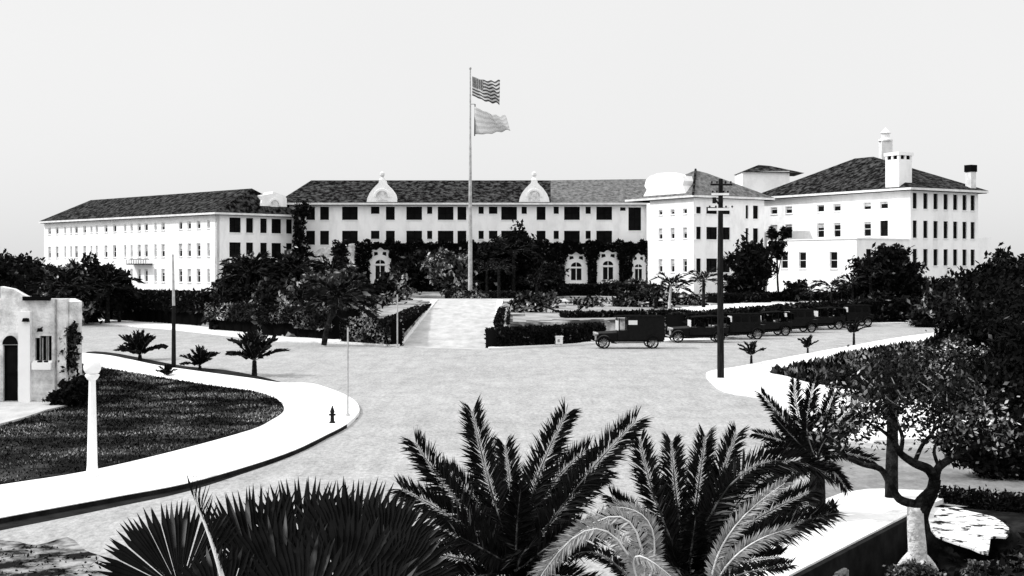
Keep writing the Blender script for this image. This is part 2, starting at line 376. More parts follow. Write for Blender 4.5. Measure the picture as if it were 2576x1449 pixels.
# near right path on its retaining wall, and the pavement beyond it
np_ = [(1600, 1545), (1770, 1449), (1950, 1378), (2115, 1301), (2095, 1290), (2076, 1267), (2120, 1250), (2183, 1241), (2229, 1240), (2320, 1244), (2420, 1254), (2576, 1266), (2800, 1280)]
left = [G(*p) for p in np_]
path = [tuple(p[:2]) for p in left] + [tuple(G(*p_)[:2]) for p_ in ((2800, 1300), (2576, 1280), (2450, 1270), (2385, 1262), (2352, 1275), (2332, 1300))] + [(WA.x + .5, WA.y - .1), tuple(WA[:2]), tuple(WB[:2]), tuple(G(1900, 1545)[:2])]
struct(MB().prism(path, -.02, .11), 'pavement', 'walk')
rw = MB(); c = (WA + WB) / 2; L = (WA - WB).length
rw.box((c.x + wn.x * .06 - wd.x * .6, c.y + wn.y * .06 - wd.y * .6, -.75), (L + 1.4, .14, 1.64), math.atan2(wd.y, wd.x))
retain = tag(rw.build('retaining_wall', 'shade_and_black'), 'dark retaining wall holding up the near pavement above the sunken yard', 'wall')
q = P(2160, 1422, 25.3)
# soil strip left of path (under palms) and near dark ground
sl = [G(*p) for p in [(2125, 1299), (2076, 1296), (2000, 1318), (1900, 1360), (1800, 1410), (1650, 1500), (1500, 1640), (900, 1700), (1500, 1900), (1900, 1560)]]
b_ = MB(); b_.add([(p.x, p.y, .012) for p in [G(2120, 1300), G(2076, 1294), G(2000, 1316), G(1900, 1360), G(1800, 1400), G(1700, 1440), G(1500, 1520), G(1400, 1800), G(1900, 1800), G(1780, 1449), G(1950, 1382)]], [list(range(11))]); struct(b_, 'flower_bed', 'soil')
nd = [(-300, 1385), (0, 1360), (90, 1372), (170, 1352), (215, 1385), (250, 1400), (225, 1430), (275, 1462), (250, 1600), (-300, 1600)]
b_ = MB(); b_.add([(x, y, .006) for x, y in smooth([G(*p) for p in nd], 3, True)], [list(range(30))]); struct(b_, 'dirt_patch', 'road_near')

gp = [(2085, 1122), (2200, 1130), (2330, 1128), (2600, 1125), (2800, 1130), (2800, 1262), (2576, 1258), (2420, 1247), (2320, 1238), (2229, 1234), (2183, 1235), (2110, 1244), (2074, 1256), (2060, 1200)]
b_ = MB(); gs = smooth([G(*p) for p in gp], 2, True); b_.add([(x, y, .005) for x, y in gs], [list(range(len(gs)))]); struct(b_, 'street_surface', 'road_grey')
# far kerbside pavements
def strip(name, pts, z, m):
    b = MB(); n = len(pts)
    vs = [(x, y, z) for x, y in pts]
    b.prism(pts, z - .12, z); return struct(b, name, m)
fl = [(e.x, e.y) for e in [G(-300, 800), G(205, 813), G(430, 830), G(590, 848), G(700, 860), G(800, 863), G(1003, 872)]]
ft = [(x, y + w_ * .93) for (x, y), w_ in zip(fl, WIDTH[:7])]
strip('pavement', fl + ft[::-1], .12, 'walk')
fr = [(e.x, e.y) for e in [G(1228, 880), G(1500, 866), G(1790, 858), G(1990, 835), G(2145, 818), G(2390, 812), G(2800, 812)]]
frt = [(x, y + w_ * .93) for (x, y), w_ in zip(fr, WIDTH[7:])]
strip('pavement', fr + frt[::-1], .12, 'walk')
# driveway kerbs
for x in (-8.15, -1.25):
    b_ = MB(); n_ = 24
    for i in range(n_):
        ya, yb = 95 + i * 46 / n_, 95 + (i + 1) * 46 / n_
        za, zb = float(terrain(-4.7, ya)) + .1, float(terrain(-4.7, yb)) + .1
        b_.add([(x - .3, ya, za), (x + .3, ya, za), (x + .3, yb, zb), (x - .3, yb, zb), (x - .3, ya, za - .4), (x + .3, ya, za - .4), (x + .3, yb, zb - .4), (x - .3, yb, zb - .4)],
               [(0, 1, 2, 3), (0, 4, 5, 1), (1, 5, 6, 2), (3, 2, 6, 7), (0, 3, 7, 4)])
    struct(b_, 'kerb', 'walk')
def draped(name, poly, m, dz=.03, step=1.0):
    p = np.array(poly); x0, y0 = p.min(0); x1, y1 = p.max(0)
    xs = np.arange(x0, x1, step); ys = np.arange(y0, y1, step); b = MB()
    for x in xs:
        for y in ys:
            if in_poly(np.array([[x + step / 2, y + step / 2]]), poly)[0]:
                b.add([(X, Y, float(terrain(X, Y)) + dz) for X, Y in ((x, y), (x + step, y), (x + step, y + step), (x, y + step))], [(0, 1, 2, 3)])
    return struct(b, name, m)
def TG(px, py):      # a point of the terrain seen at px, py
    z = 1.8
    for _ in range(30):
        p = G(px, py, z); z = .5 * z + .5 * float(terrain(p.x, p.y))
    return (p.x, p.y)
draped('garden_lawn', [TG(*p) for p in [(905, 812), (975, 800), (1062, 768), (1050, 752), (985, 770), (910, 790)]], 'pale_lawn')
draped('garden_lawn', [TG(*p) for p in [(1290, 800), (1300, 822), (1400, 816), (1530, 805), (1640, 795), (1660, 768), (1500, 765), (1380, 775)]], 'pale_lawn')
draped('garden_path', [TG(*p) for p in [(1700, 790), (1820, 782), (1920, 775), (2080, 765), (2150, 752), (1960, 757), (1830, 766), (1700, 775)]], 'walk')

# ------------------------------------------------------------------ hotel
hotel = empty('hotel', (0, 195, 2), 'large pale stuccoed hotel of three storeys with dark tiled hip roofs and curved gables', 'hotel')
def s_at(px, O, d):   # distance along a wall line at which the photo column px meets it
    k = (px - CX) / F; return (k * O[1] - O[0]) / (d[0] - k * d[1])
def wall(O, d, length, z0, z1, wins, parent, th=.45, name='wall', m='stucco'):
    """wins: (s, w, za, zb, kind). Outward normal is to the right of d reversed towards the camera."""
    n = Vector((d[1], -d[0], 0))
    if n.dot(Vector((-O[0], -O[1], 0))) < 0: n = -n
    rects = [(s - w_ / 2, s + w_ / 2, za, zb) for s, w_, za, zb, k in wins if s - w_ / 2 > .05 and s + w_ / 2 < length - .05]
    S = sorted(set([0, length] + [r[0] for r in rects] + [r[1] for r in rects])); Z = sorted(set([z0, z1] + [r[2] for r in rects] + [r[3] for r in rects]))
    pt = lambda s, z, dep=0: (O[0] + d[0] * s - n.x * dep, O[1] + d[1] * s - n.y * dep, z)
    b = MB()
    for i in range(len(S) - 1):
        for j in range(len(Z) - 1):
            cs, cz = (S[i] + S[i + 1]) / 2, (Z[j] + Z[j + 1]) / 2
            if any(r[0] < cs < r[1] and r[2] < cz < r[3] for r in rects): continue
            b.add([pt(S[i], Z[j]), pt(S[i + 1], Z[j]), pt(S[i + 1], Z[j + 1]), pt(S[i], Z[j + 1])], [(0, 1, 2, 3)])
    for r in rects:
        D = .28
        b.add([pt(r[0], r[2]), pt(r[1], r[2]), pt(r[1], r[3]), pt(r[0], r[3]), pt(r[0], r[2], D), pt(r[1], r[2], D), pt(r[1], r[3], D), pt(r[0], r[3], D)],
              [(0, 1, 5, 4), (1, 2, 6, 5), (2, 3, 7, 6), (3, 0, 4, 7)])
    b.add([pt(0, z0, th), pt(length, z0, th), pt(length, z1, th), pt(0, z1, th), pt(0, z0), pt(length, z0), pt(length, z1), pt(0, z1)],
          [(0, 1, 2, 3), (0, 4, 7, 3), (1, 5, 6, 2), (3, 2, 6, 7)])
    wo_ = b.build(name, m, parent)
    rz = math.atan2(d[1], d[0])
    for (s, w_, za, zb, kind) in wins:
        if not (s - w_ / 2 > .05 and s + w_ / 2 < length - .05): continue
        wb = MB(); hgt = zb - za
        def bx(s0, s1, a0, a1, dep, tk, mi):
            cc = pt((s0 + s1) / 2, (a0 + a1) / 2, dep); wb.box(cc, (s1 - s0, tk, a1 - a0), rz, mi)
        s0, s1 = s - w_ / 2, s + w_ / 2
        bx(s0, s1, za, zb, .24, .03, 1)
        fr = .09 if kind in ('lit', 'sash') else .05
        bx(s0, s0 + fr, za, zb, .19, .06, 0); bx(s1 - fr, s1, za, zb, .19, .06, 0)
        bx(s0 + fr, s1 - fr, zb - fr, zb, .19, .06, 0); bx(s0 + fr, s1 - fr, za, za + fr, .19, .06, 0)
        if hgt > 1.2: bx(s0 + fr, s1 - fr, (za + zb) / 2 - .03, (za + zb) / 2 + .03, .195, .05, 0)
        if w_ > 1.6: bx(s - .04, s + .04, za + fr, zb - fr, .185, .05, 0)
        if kind == 'lit':      # pale roller blind drawn down
            rb = random.Random(int(s * 97 + za * 31)); k = rb.choice([.15, .3, .42, .55])
            bx(s0 + fr, s1 - fr, zb - fr - (hgt - 2 * fr) * k, zb - fr, .21, .02, 2)
        bx(s0 - .06, s1 + .06, za - .1, za - .002, -.03, .16, 3)
        nm = {'lit': 'sash_window', 'sash': 'sash_window', 'wide': 'wide_window', 'small': 'small_window'}.get(kind, 'window')
        wb.build(nm, [('trim' if kind in ('lit', 'sash') else 'soffit'), 'glass', 'blind', 'trim'], wo_)
    return n
def roof(name, faces, m, parent):
    b = MB()
    for f in faces: b.add(f, [list(range(len(f)))])
    return b.build(name, m, parent)
def cornice(corners, z, parent, over=.75, tk=.28):
    """flat eave slab: polygon corners already pushed out"""
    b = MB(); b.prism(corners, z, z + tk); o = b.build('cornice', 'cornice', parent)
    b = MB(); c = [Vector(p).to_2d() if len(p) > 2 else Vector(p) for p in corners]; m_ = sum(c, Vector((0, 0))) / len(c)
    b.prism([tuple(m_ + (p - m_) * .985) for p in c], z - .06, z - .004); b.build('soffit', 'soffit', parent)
def P2(O, dl, dr, a, b): return (O[0] + dl[0] * a + dr[0] * b, O[1] + dl[1] * a + dr[1] * b)
def hip(O, dl, dr, La, Lb, zE, over, ridge, zR, m, parent, name='roof'):
    """rectangle from corner O: La along dl, Lb along dr; ridge ((a,b),(a,b))"""
    E = [P2(O, dl, dr, a, b) for a, b in ((-over, -over), (La + over, -over), (La + over, Lb + over), (-over, Lb + over))]
    cornice(E, zE, parent)
    z = zE + .285
    N_, Lc, Bk, Rt = [(*e, z) for e in E]; r0 = (*P2(O, dl, dr, *ridge[0]), zR); r1 = (*P2(O, dl, dr, *ridge[1]), zR)
    return roof(name, [[N_, Lc, r1, r0], [Lc, Bk, r1], [Bk, Rt, r0, r1], [Rt, N_, r0]], m, parent)

# left wing
A = Vector((XY(545, 185), 185)); dL = (-.71, .705); dR = (.705, .71)
zv = lambda zx: (100 + zx / 2.147) / 1.59
rows = [(10.55, 12.2), (7.1, 9.0), (3.4, 5.35)]
wl = []
for zx in (210, 275, 345, 395, 440, 512, 570, 615, 695, 770, 860, 915, 980, 1040, 1120, 1185, 1335, 1410, 1490, 1575):
    for r_, (za, zb) in enumerate(rows):
        wl.append((s_at(zv(zx), A, dL), .62 if zx in (345, 395, 570, 615, 860, 915, 1120, 1575) else .95, za + (.5 if r_ == 0 else 0), zb, 'lit'))
wall(A, dL, 51.8, 1.2, 12.93, wl, hotel)
wr = []
for zx, w_ in ((1675, 1.35), (1805, 1.9), (1930, 1.2), (2050, 1.15), (2160, 1.7), (2270, 1.1)):
    for za, zb in [(10.5, 12.6), (7.0, 9.1), (3.3, 5.3)]:
        wr.append((s_at(zv(zx), A, dR), w_, za, zb, 'wide' if w_ > 1.6 else 'dark'))
wall(A, dR, 13.5, 1.2, 12.93, wr, hotel)
far = P2(A, dL, dR, 51.8, 0); bb = P2(A, dL, dR, 0, 13.5)
wall(far, dR, 13.5, 1.2, 12.93, [], hotel); wall(bb, dL, 51.8, 1.2, 12.93, [], hotel)
hip(A, dL, dR, 51.8, 13.5, 12.95, .8, ((1.6, 6.9), (49, 6.7)), 16.95, 'tile_dark', hotel)
# downpipe at the end of the wing
b_ = MB(); e_ = P2(A, dL, dR, -.25, 13.3); b_.tube([(*e_, 1.5), (*e_, 12.9)], .22, 8); b_.build('downpipe', 'soffit', hotel)
# balcony on the long wall
b_ = MB(); s0, s1 = s_at(384, A, dL), s_at(336, A, dL); nL = Vector((-.705, -.71, 0))
for z, tk, m_ in ((6.05, .16, 0), (6.75, .08, 1)):
    c = P2(A, dL, dR, (s0 + s1) / 2, -.6); b_.box((*c, z), (s1 - s0, 1.2 if m_ == 0 else .08, tk), math.atan2(dL[1], dL[0]), m_)
for k in range(9):
    c = P2(A, dL, dR, s0 + (s1 - s0) * k / 8, -1.15); b_.box((*c, 6.4), (.06, .06, .7), 0, 1)
b_.build('balcony', ['tile_dark', 'soffit'], hotel)
# curved gable with arched niche beside the wing roof
def gable(O, d, prof, th, parent, m='stucco', niche=None, back=None):
    n = Vector((d[1], -d[0], 0))
    if n.dot(Vector((-O[0], -O[1], 0))) < 0: n = -n
    b = MB(); b.ext(prof, O, d, (-n.x, -n.y), th)
    o = b.build('gable', m, parent)
    if niche:
        s, w_, za, zb = niche; b = MB()
        pr = [(s - w_ / 2, za), (s + w_ / 2, za)] + [(s + w_ / 2 * math.cos(t), zb + w_ / 2 * math.sin(t)) for t in np.linspace(0, math.pi, 9)]
        b.ext(pr, (O[0] + n.x * .03, O[1] + n.y * .03), d, (-n.x, -n.y), .06); b.build('niche', 'house_stucco', o)
        b = MB(); r1, r2 = w_ / 2 + .05, w_ / 2 + .3
        tt = np.linspace(0, math.pi, 11)
        pr = [(s + r2 * math.cos(t), zb + r2 * math.sin(t)) for t in tt] + [(s + r1 * math.cos(t), zb + r1 * math.sin(t)) for t in tt[::-1]]
        b.ext(pr, (O[0] + n.x * .14, O[1] + n.y * .14), d, (-n.x, -n.y), .12); b.build('arch_moulding', 'trim', o)
    return o
def curve_gable(s0, s1, z0, z1, zs):
    """bell shaped mission profile"""
    c = (s0 + s1) / 2; hw_ = (s1 - s0) / 2; pr = [(s0, z0)]
    k = [(0, .12), (.10, .34), (.22, .52), (.30, .66), (.40, .76), (.52, .84), (.62, .90), (.76, .97), (.88, 1)]
    L_ = [(c - hw_ * (1 - f * .9), z0 + (z1 - z0) * g_) for f, g_ in k]
    Rr = [(2 * c - s, z) for s, z in L_[::-1]]
    return [(s0, z0)] + L_ + Rr + [(s1, z0)]
sg0, sg1 = s_at(652, A, dR), s_at(721, A, dR)
pr = [(sg0 - .3, 13.2), (sg0, 14.2), (sg0 + .5, 15.2), (sg0 + .25, 15.9), (sg0 + 1.0, 16.05), (sg0 + 2.2, 16.25), ((sg0 + sg1) / 2, 16.5), (sg1 - 1.2, 16.2), (sg1 - .3, 16.0), (sg1, 15.6), (sg1, 13.2)]
gable(P2(A, dL, dR, -.05, 0), dR, pr, 2.2, hotel, niche=((sg0 + sg1) / 2 + .2, 1.5, 13.4, 14.5))

# middle range
YC = 195.0; XL, XR = XY(735, YC), XY(1652, YC)
c2 = lambda zx: (1100 + zx / 2.147) / 1.59
c3 = lambda zx: (2100 + zx / 2.415) / 1.59
OC = Vector((XL, YC)); dC = (1.0, 0.0); wc = []
spec = [(c2(z), k) for z, k in ((215, 'n'), (305, 'n'), (425, 'n'), (643, 'w'), (860, 's'), (990, 'n'), (1195, 'w'), (1328, 't'), (1465, 'w'), (1605, 'n'), (1770, 't'), (1873, 's'), (2010, 'w'), (2140, 't'), (2285, 'n'), (2415, 't'), (2550, 'w'))]
spec += [(c3(610), 't'), (c3(765), 'w')]
for px, k in spec:
    W_ = {'n': 1.3, 'w': 2.3, 's': 1.25, 't': .75}[k]; sm = k in 'st'
    kd = 'small' if sm else ('wide' if k == 'w' else 'dark')
    wc.append((px_s := XY(px, YC) - XL, W_, 13.45 if sm else 12.55, 14.5, kd))
    wc.append((px_s, W_, 9.75 if sm else 8.9, 10.95, kd))
wc += [(XY(c3(1060), YC) - XL, 1.85, 11.0, 14.4, 'wide'), (XY(c3(945), YC) - XL, .8, 13.9, 14.4, 'small')]
# ground floor of the eastern bays
wall(OC, dC, XR - XL, 1.2, 14.75, wc, hotel)
wall(Vector((XL, YC + .1)), (0, 1), 16, 1.2, 14.75, [], hotel)
E = [(XL - 2.2, YC - .95), (XR + 3, YC - .95), (XR + 3, YC + 17), (XL - 2.2, YC + 17)]
cornice(E, 14.75, hotel)
zE = 15.04; xr0 = XY(783, 203); zR = 18.9; xs = XY(1392, 198)
xsE, xsR = XY(1385, YC), XY(1385, 203)
roof('roof', [[(E[0][0], E[0][1], zE), (xsE, E[0][1], zE), (xsR, 203, zR), (xr0, 203, zR)], [(E[0][0], E[3][1], zE), (E[0][0], E[0][1], zE), (xr0, 203, zR)],
              [(xr0, 203, zR), (xsR, 203, zR), (xsE, E[2][1], zE), (E[3][0], E[3][1], zE)]], 'tile_dark', hotel)
roof('roof', [[(xsE, E[0][1], zE), (E[1][0], E[1][1], zE), (E[1][0], 203, zR + .25), (xsR, 203, zR)], [(xsR, 203, zR), (E[1][0], 203, zR + .25), (E[2][0], E[2][1], zE), (xsE, E[2][1], zE)]], 'tile_grey', hotel)
# bell gables
for px in (961, 1344):
    c = XY(px, YC - .6); O_ = Vector((c, YC - .7)); hw_ = 2.25
    prf = [(-2.25, 15.1), (-2.15, 15.7), (-1.85, 16.4), (-1.35, 17.1), (-.85, 17.6), (-.5, 17.95), (-.42, 18.4), (.42, 18.4), (.5, 17.95), (.85, 17.6), (1.35, 17.1), (1.85, 16.4), (2.15, 15.7), (2.25, 15.1)]
    o = gable(O_, (1, 0), prf, 3.2, hotel, niche=(0, 1.7, 15.3, 15.9))
    b_ = MB().lathe((c, YC - .2, 18.4), [(.5, 0), (.42, .15), (.2, .4), (.36, .75), (.34, 1.05), (.12, 1.25), (0, 1.3)], 12); b_.build('finial', 'cornice', o)
# shaded shed dormer strip east of second gable
# arcade bays behind the ivy
def arch_bay(px0, px1, pyt, Y, label=None):
    x0, x1 = XY(px0, Y), XY(px1, Y); w_ = x1 - x0; c = (x0 + x1) / 2; zt = ZZ(pyt, Y); zb = 2.2
    b = MB(); hh = zt - zb; k = w_ / 2
    pr = [(-k * 1.05, zb), (-k * 1.02, zb + hh * .2), (-k * .95, zb + hh * .22), (-k * .92, zb + hh * .62), (-k * 1.05, zb + hh * .66), (-k * 1.02, zb + hh * .74), (-k * .72, zb + hh * .76), (-k * .9, zb + hh * .88), (-k * .7, zb + hh * .95),
          (-k * .35, zb + hh * .93), (0, zb + hh), (k * .35, zb + hh * .93), (k * .7, zb + hh * .95), (k * .9, zb + hh * .88), (k * .72, zb + hh * .76), (k * 1.02, zb + hh * .74), (k * 1.05, zb + hh * .66), (k * .92, zb + hh * .62), (k * .95, zb + hh * .22), (k * 1.02, zb + hh * .2), (k * 1.05, zb)]
    b.ext(pr, (c, Y), (1, 0), (0, 1), .5); o = b.build('window_surround', 'trim', hotel)
    g_ = MB(); ww = w_ * .21; zs = zb + hh * .26
    for sx in (-1, 1):
        g_.box((c + sx * (ww * .55), Y - .02, zs + hh * .16), (ww * .9, .05, hh * .30))
    tt = np.linspace(0, math.pi, 9)
    for sx in (0,):
        g_.ext([(ww * 1.05 * math.cos(t), zs + hh * .36 + ww * .85 * math.sin(t)) for t in tt], (c, Y - .05), (1, 0), (0, 1), .05)
    g_.ext([(-k * .55, zb + hh * .80), (-k * .2, zb + hh * .83), (-k * .25, zb + hh * .89), (-k * .55, zb + hh * .89)], (c, Y - .05), (1, 0), (0, 1), .05)
    g_.ext([(k * .55, zb + hh * .80), (k * .2, zb + hh * .83), (k * .25, zb + hh * .89), (k * .55, zb + hh * .89)], (c, Y - .05), (1, 0), (0, 1), .05)
    g_.build('arched_window', 'glass', o)
    t_ = MB(); t_.box((c, Y - .06, zs + hh * .16), (.08, .06, hh * .3)); t_.box((c, Y - .08, zs + hh * .335), (w_ * .6, .1, .14)); t_.box((c, Y - .09, zs + hh * .43), (.07, .06, hh * .16))
    t_.build('mullion', 'trim', o)
for a, b2, t in ((1419, 1480, 634), (1500, 1559, 628), (1586, 1626, 636), (929, 984, 622)): arch_bay(a, b2, t, 193.4)
# arched loggia heads at the west end
for px, w_, py in ((826, 88, 620), (890, 84, 612)):
    b = MB(); c = XY(px, 193.2); r_ = XY(CX + w_ / 2, 193.2); zt = ZZ(py, 193.2)
    pr = [(r_ * .95 * math.cos(t), zt - r_ * .9 + r_ * .9 * math.sin(t)) for t in np.linspace(0, math.pi, 13)] + [(-r_ * .95, zt - r_ * 1.9), (r_ * .95, zt - r_ * 1.9)]
    b.ext(pr, (c, 193.2), (1, 0), (0, 1), .5); b.build('loggia_arch', 'house_stucco', hotel)

# pavilion
Cc = Vector((XY(1745, 175), 175)); uL = (-.522, .853); uR = (.843, .537)
wt = []
for zx in (1308, 1425, 1545):
    s = s_at(c3(zx), Cc, uL)
    for za, zb in ((12.7, 13.4), (9.4, 10.9), (4.9, 6.7)): wt.append((s, .85, za, zb, 'lit'))
wall(Cc, uL, 9.0, 1.2, 14.8, wt, hotel)
wt = []
for zx, w_ in ((1667, 1.2), (1805, 1.9), (1935, 1.7)):
    s = s_at(c3(zx), Cc, uR)
    for za, zb in ((12.7, 13.6), (9.3, 10.95), (4.9, 6.75)): wt.append((s, w_, za, zb, 'wide' if w_ > 1.6 else 'dark'))
for zx, w_ in ((2145, .5), (2228, .95)):
    s = s_at(c3(zx), Cc, uR)
    for za, zb in ((12.2, 14.0), (8.9, 10.9)): wt.append((s, w_, za, zb, 'dark'))
wall(Cc, uR, 12.6, 1.2, 14.8, wt, hotel)
wall(P2(Cc, uL, uR, 9, 0), uR, 12.6, 1.2, 14.8, [], hotel)
wall(P2(Cc, uL, uR, 9.0, .5), (0, 1), 14, 1.2, 14.8, [], hotel)
hip(Cc, uL, uR, 14, 13.5, 14.82, .55, ((5, 4.5), (8.5, 9.5)), 18.9, 'tile_grey', hotel)
b_ = MB(); r0_ = (*P2(Cc, uL, uR, -.55, -.55), 15.15); r1_ = (*P2(Cc, uL, uR, 5, 4.5), 19.0); b_.tube([r0_, r1_], .16, 6); b_.build('ridge_cap', 'tile_dark', hotel)
pg = [(x_ * .88 + .9, 15.0 + (z_ - 15.0) * .93) for x_, z_ in [(.6, 15.0), (.8, 15.6), (1.4, 16.6), (1.2, 17.3), (1.5, 18.0), (2.4, 17.9), (3.2, 18.3), (5.2, 18.7), (7.6, 18.7), (9.6, 18.4), (10.6, 17.9), (11.0, 17.0), (10.4, 16.4), (11.2, 15.6), (11.3, 15.0)]]
gable(P2(Cc, uL, uR, 0, -.1), uL, pg, 1.6, hotel)
# square belvedere behind
bx_ = MB(); xa, xb = XY(1868, 203), XY(1986, 203); bx_.box(((xa + xb) / 2, 206.5, 17.5), (xb - xa, 7, 5.6)); bx_.build('belvedere', 'stucco', hotel)
roof('roof', [[(xa - .2, 202.6, 20.2), (xb + 2.2, 202.6, 20.0), ((xa + xb) / 2 + 1.2, 206, 21.35), ((xa + xb) / 2 - .6, 206, 21.5)], [(xb + 2.2, 202.6, 20.0), (xb + 2, 210, 20.0), ((xa + xb) / 2 + 1.2, 206, 21.35)],
              [(xa - .2, 210, 20.2), (xa - .2, 202.6, 20.2), ((xa + xb) / 2 - .6, 206, 21.5)], [(xa - .2, 202.6, 20.19), (xa - .2, 210, 20.19), (xb + 2.2, 210, 19.99), (xb + 2.2, 202.6, 19.99)],
              [(xb + 2, 210, 20.0), (xa - .2, 210, 20.2), ((xa + xb) / 2 - .6, 206, 21.5), ((xa + xb) / 2 + 1.2, 206, 21.35)]], 'tile_dark', hotel)

# east block
N = Vector((XY(2290, 167), 167)); c4 = lambda zx: (2900 + zx / 1.932) / 1.59
we = []
for zx in (378, 492, 738, 865, 1098, 1228):
    s = s_at(c4(zx), N, uL)
    we.append((s, 1.35, 13.1, 14.1, 'lit')); we.append((s, 1.35, 9.6, 11.6, 'lit' if zx != 1228 else 'dark'))
wall(N, uL, 28.4, 1.2, 15.3, we, hotel)
we = []
for zx in (1467, 1550, 1628, 1706, 1780, 1852, 1915):
    s = s_at(c4(zx), N, uR)
    for za, zb in ((13.0, 15.0), (9.3, 11.5), (5.8, 7.9), (2.0, 3.7)): we.append((s, .85, za, zb, 'dark'))
wall(N, uR, 12.6, 1.2, 15.3, we, hotel)
wall(P2(N, uL, uR, 0, 12.6), uL, 28.4, 1.2, 15.3, [], hotel); wall(P2(N, uL, uR, 28.4, 0), uR, 12.6, 1.2, 15.3, [], hotel)
hip(N, uL, uR, 28.4, 13.2, 15.32, .9, ((14.0, 8.5), (17.5, 8.5)), 20.9, 'tile_dark', hotel)
# low projecting block
Bc = Vector((XY(2155, 160), 160)); wb_ = []
for zx in (458, 598, 838): wb_.append((s_at(c4(zx), Bc, uL), 1.3, 5.4, 7.5, 'sash'))
wall(Bc, uL, 15.3, 1.0, 9.0, wb_, hotel)
wb_ = [(s_at(c4(zx), Bc, uR), .95, 4.3, 7.8, 'dark') for zx in (1112, 1200, 1292, 1385)]
wall(Bc, uR, 9.7, 1.0, 9.0, wb_, hotel)
wall(P2(Bc, uL, uR, 15.3, 0), uR, 9.7, 1.0, 9.0, [], hotel)
b_ = MB(); b_.prism([P2(Bc, uL, uR, a, b) for a, b in ((.1, .1), (15.2, .1), (15.2, 9.6), (.1, 9.6))], 8.4, 8.7); b_.build('flat_roof', 'trim', hotel)
b_ = MB(); b_.prism([P2(Bc, uL, uR, a, b) for a, b in ((-.12, -.12), (15.4, -.12), (15.4, .05), (.05, .05), (.05, 9.3), (-.12, 9.3))], 9.002, 9.15); b_.build('coping', 'trim', hotel)
# far right low extension
Ec = P2(N, uL, uR, .4, 12.62); b_ = MB(); b_.prism([P2(Ec, uL, uR, a, b) for a, b in ((0, 0), (8, 0), (8, 3.6), (0, 3.6))], 1.2, 9.5); b_.build('annex', 'stucco', hotel)
# chimneys
b_ = MB(); ch = P2(N, uL, uR, 2.4, .55)
b_.box((*ch, 17.3), (2.3, 2.3, 4.0), R(30)); b_.box((*ch, 19.55), (2.0, 2.0, .5), R(30), 1)
b_.box((*ch, 20.0), (2.6, 2.6, .4), R(30)); 
for sx in (-1, 0, 1):
    for sy in (-1, 0, 1):
        if sx or sy:
            v = Vector((sx * 1.0, sy * 1.0)); v.rotate(Matrix.Rotation(R(30), 2)); b_.box((ch[0] + v.x, ch[1] + v.y, 19.55), (.32, .32, .5), R(30))
b_.build('chimney', ['stucco', 'soffit'], hotel)
b_ = MB(); ch = (XY(2228, 184), 184); b_.box((*ch, 19.6), (1.5, 1.5, 7)); b_.lathe((*ch, 23.1), [(1.0, 0), (.95, .25), (.6, .35), (.55, 1.0), (.75, 1.1), (.4, 1.5), (0, 1.9)], 12); b_.build('chimney', 'cornice', hotel)
b_ = MB(); ch = P2(N, uL, uR, .5, 12.2); b_.box((*ch, 17.0), (.95, .95, 4.0), R(30)); b_.box((*ch, 18.55), (1.15, 1.15, .9), R(30), 1); b_.build('chimney', ['cornice', 'soffit'], hotel)

# ------------------------------------------------------------------ ivy on the middle range
def ivy():
    rng = np.random.default_rng(5); x0, x1 = XY(893, 192.5), XY(1646, 192.5)
    n = 34000; px = x0 + (x1 - x0) * rng.random(n); top = 9.3 + .25 * np.sin(px * 1.7) + .2 * np.sin(px * 4.1); pz = 1.8 + (top - 1.8) * rng.random(n) ** .95
    keep = np.ones(n, bool)
    for a, b2, t in ((1419, 1480, 634), (1500, 1559, 628), (1590, 1630, 634), (929, 984, 622)):
        xa, xb = XY(a, 192.5), XY(b2, 192.5); c = (xa + xb) / 2; hw_ = (xb - xa) / 2
        zt = ZZ(t, 192.5)
        keep &= ~((np.abs(px - c) < hw_ * (1.0 - .35 * np.clip((pz - zt + 2) / 2, 0, 1)) + .12 * np.sin(pz * 5)) & (pz < zt))
    px, pz = px[keep], pz[keep]
    dep = .55 * (np.sin(px * 1.3) * np.sin(pz * 1.9) * .5 + .5) + .35 * rng.random(len(px))
    pts = np.stack([px, 193.1 - dep, pz], 1)
    V = leaf_quads(pts, .26, rng)
    o = quads_obj('ivy', V, 4, ('ivy',)); return tag(o, 'dense dark ivy covering the ground storey wall of the hotel', 'ivy')
ivy()
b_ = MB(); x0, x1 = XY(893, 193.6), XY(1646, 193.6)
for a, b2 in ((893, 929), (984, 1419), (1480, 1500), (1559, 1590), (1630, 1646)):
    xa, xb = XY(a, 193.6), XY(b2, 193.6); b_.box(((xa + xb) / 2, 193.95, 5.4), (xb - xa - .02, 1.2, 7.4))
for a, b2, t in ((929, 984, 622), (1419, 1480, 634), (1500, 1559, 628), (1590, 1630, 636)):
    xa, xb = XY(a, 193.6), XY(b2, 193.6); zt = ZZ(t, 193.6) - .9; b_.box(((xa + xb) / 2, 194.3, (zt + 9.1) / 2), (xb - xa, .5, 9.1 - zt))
b_.build('arcade_wall', 'leaf_core', hotel)

